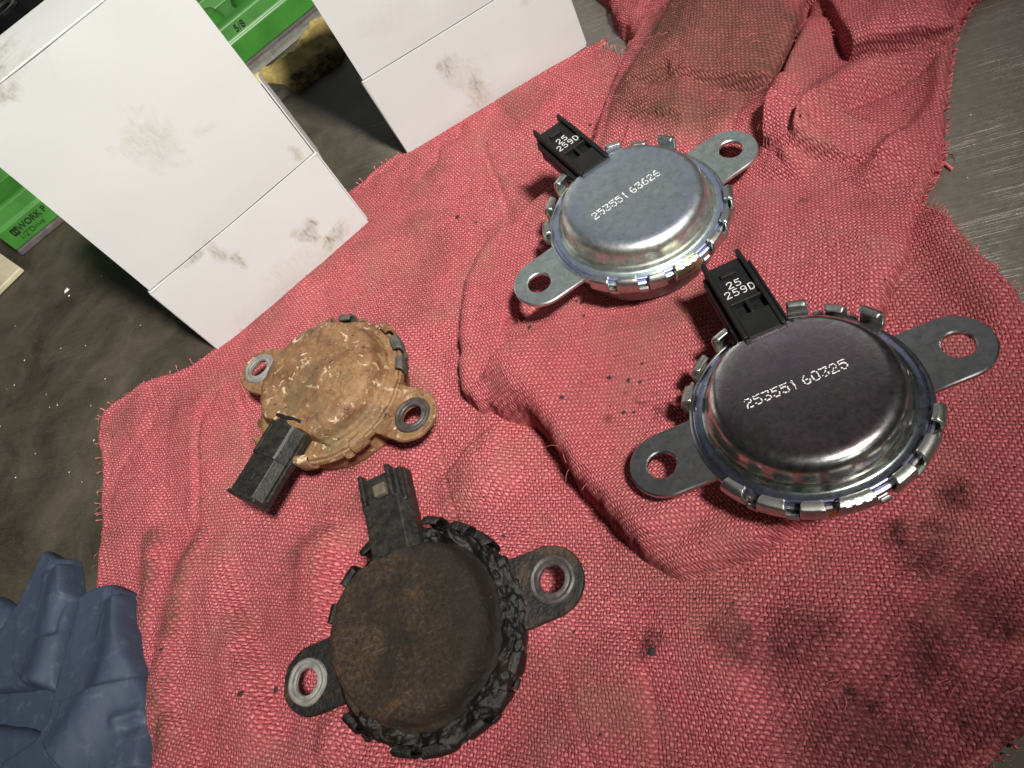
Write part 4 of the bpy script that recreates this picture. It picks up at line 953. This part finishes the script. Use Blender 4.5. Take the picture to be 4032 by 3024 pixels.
gl = thing('nitrile_glove', (0, 0, 0), 'crumpled dark blue nitrile glove at the lower left corner', 'glove')
def gfold(seed, k=1.0):
    def fn(x, y, d):
        w = (1-np.abs(fbm((x+.45*y)*62, y*20, seed+3, 3))*2.4).clip(0, 1)**3; w2 = (1-np.abs(fbm((x-.3*y)*34, (y+.6*x)*48, seed+7, 3))*3).clip(0, 1)**4
        return k*(.0014*fbm(x*22, y*22, seed, 2)+.0003*w)
    return fn
def f_finger(x, y, d): return gfold(110)(x, y, d)+ridge(x, y, 'g1', .0040, .0050, .0080, .05)-crease(x, y, 'g1c', .0030, .0022, .2)-crease(x, y, 'g1w', .0018, .0010, .2)
def f_palm(x, y, d): return gfold(120, 1.1)(x, y, d)+ridge(x, y, 'g2', .0044, .0080, .0070, .05)+ridge(x, y, 'g2w', .0016, .0018)-ridge(x, y, 'g2v', .0014, .0024)+cliff(x, y, 'g2k', .0006, .0030, .02, 1)+cliff(x, y, 'g2s', .0050, .0016, .014, 1)-crease(x, y, 'g2e', .0012, .0010)
def dense(p, n=5):
    q = np.array(p); return [tuple(q[i]+(q[(i+1) % len(q)]-q[i])*k/n) for i in range(len(q)) for k in range(n)]
pillow('wrist', P['glove_low'], .0008, .0018, .003, M['glove'], gl, gfold(101))
pillow('thumb', P['glove_left'], .0008, .0050, .005, M['glove'], gl, gfold(105))
pillow('finger', dense(P['glove_f1']), .0005, .0052, .0020, M['glove'], gl, f_finger, smooth=False)
pillow('palm', dense(P['glove_f2']), .0005, .0062, .0022, M['glove'], gl, f_palm, smooth=False)
pillow('cuff', P['glove_roll'], .0007, .0050, .004, M['glove'], gl, gfold(131))

# ------------------------------------------------------------------ crumbs, flakes, thread
from mathutils.bvhtree import BVHTree
bvs = [BVHTree.FromPolygons([tuple(v.co) for v in o.data.vertices], [tuple(p.vertices) for p in o.data.polygons]) for o in (rag_up, rag_low)]
def ground(x, y):
    z = 0.0
    for b in bvs:
        hit = b.ray_cast(Vector((x, y, .2)), Vector((0, 0, -1)))
        if hit[0] is not None: z = max(z, hit[0].z)
    return z
def crumb_mesh(name, spots, seed, flat=.6):
    r = np.random.default_rng(seed); m = MB()
    for x, y, s in spots:
        z = ground(x, y); V = []; F = []
        K = 7
        for j, (rr, zz) in enumerate(((.75, -.1), (1, .35), (.6, .85))):
            for k in range(K):
                a = 2*math.pi*k/K; q = s*rr*(.6+.7*r.random()); V.append((x+q*math.cos(a), y+q*math.sin(a), z+s*flat*zz*(.8+.4*r.random())))
        V.append((x, y, z+s*flat))
        for j in range(2):
            for k in range(K): F.append((j*K+k, j*K+(k+1) % K, (j+1)*K+(k+1) % K, (j+1)*K+k))
        for k in range(K): F.append((2*K+k, 2*K+(k+1) % K, 3*K))
        m.add(V, F)
    return m.mesh(name, False)
sp = [(x, y, .0005+.0005*random.random()) for x, y in P['crumbs']]
for k in range(150):
    i = rng.integers(0, len(lx)) if k % 3 else None
    x, y = (lx[i], ly[i]) if i is not None else (lambda j: (ux_[j], uy_[j]))(rng.integers(0, len(ux_)))
    sp.append((x, y, .00015+.00025*rng.random()))
for k in range(300):
    cx, cy, sg = ((-.038, .112, .016), (-.090, .054, .040), (-.128, .130, .040), (-.02, .04, .05))[k % 4]
    x, y = rng.normal(cx, sg), rng.normal(cy, sg)
    if ground(x, y) > 1e-6 and min(math.hypot(x-SEAT[q][0].x, y-SEAT[q][0].y) for q in SEAT) > 1.05*R0: sp.append((x, y, .00010+.00022*rng.random()**2))
obj('grit', crumb_mesh('grit', sp, 5), M['grit'], label='black grit crumbs scattered over the red rags', cat='grit', kind='stuff')
fs = [(x, y, .0002+.0003*random.random()) for x, y in P['flakes']]
fs[0] = (fs[0][0], fs[0][1], .0017); fs[1] = (fs[1][0], fs[1][1], .0006)
for k in range(9):
    fs.append((rng.uniform(-.40, -.20), rng.uniform(.08, .30), .00015+.0002*rng.random()))
for k in range(14):
    fs.append((rng.uniform(.05, .12), rng.uniform(.12, .25), .0001+.00016*rng.random()))
obj('paint_flakes', crumb_mesh('paint_flakes', [q for q in fs if ground(q[0], q[1]) < 1e-6], 6, .25), M['flake'], label='small white paint flakes scattered over the bench', cat='flakes', kind='stuff')
a, b = P['lint']
obj('lint_thread', MB().tube([(a[0], a[1], .0006), ((a[0]+b[0])/2, (a[1]+b[1])/2+.0001, .0008), (b[0], b[1], .0006)], .00045, 7).mesh('lint_thread'), M['pink'], label='short pink thread end lying on the bare bench at the right', cat='thread')
a, b = P['lint2']
obj('dark_hair', MB().tube([(a[0], a[1], .0004), ((a[0]+b[0])/2+.0006, (a[1]+b[1])/2+.0006, .0006), (b[0], b[1], .0004)], .00009, 5).mesh('dark_hair'), M['grit'], label='thin dark hair beside the pink thread on the bench', cat='hair')
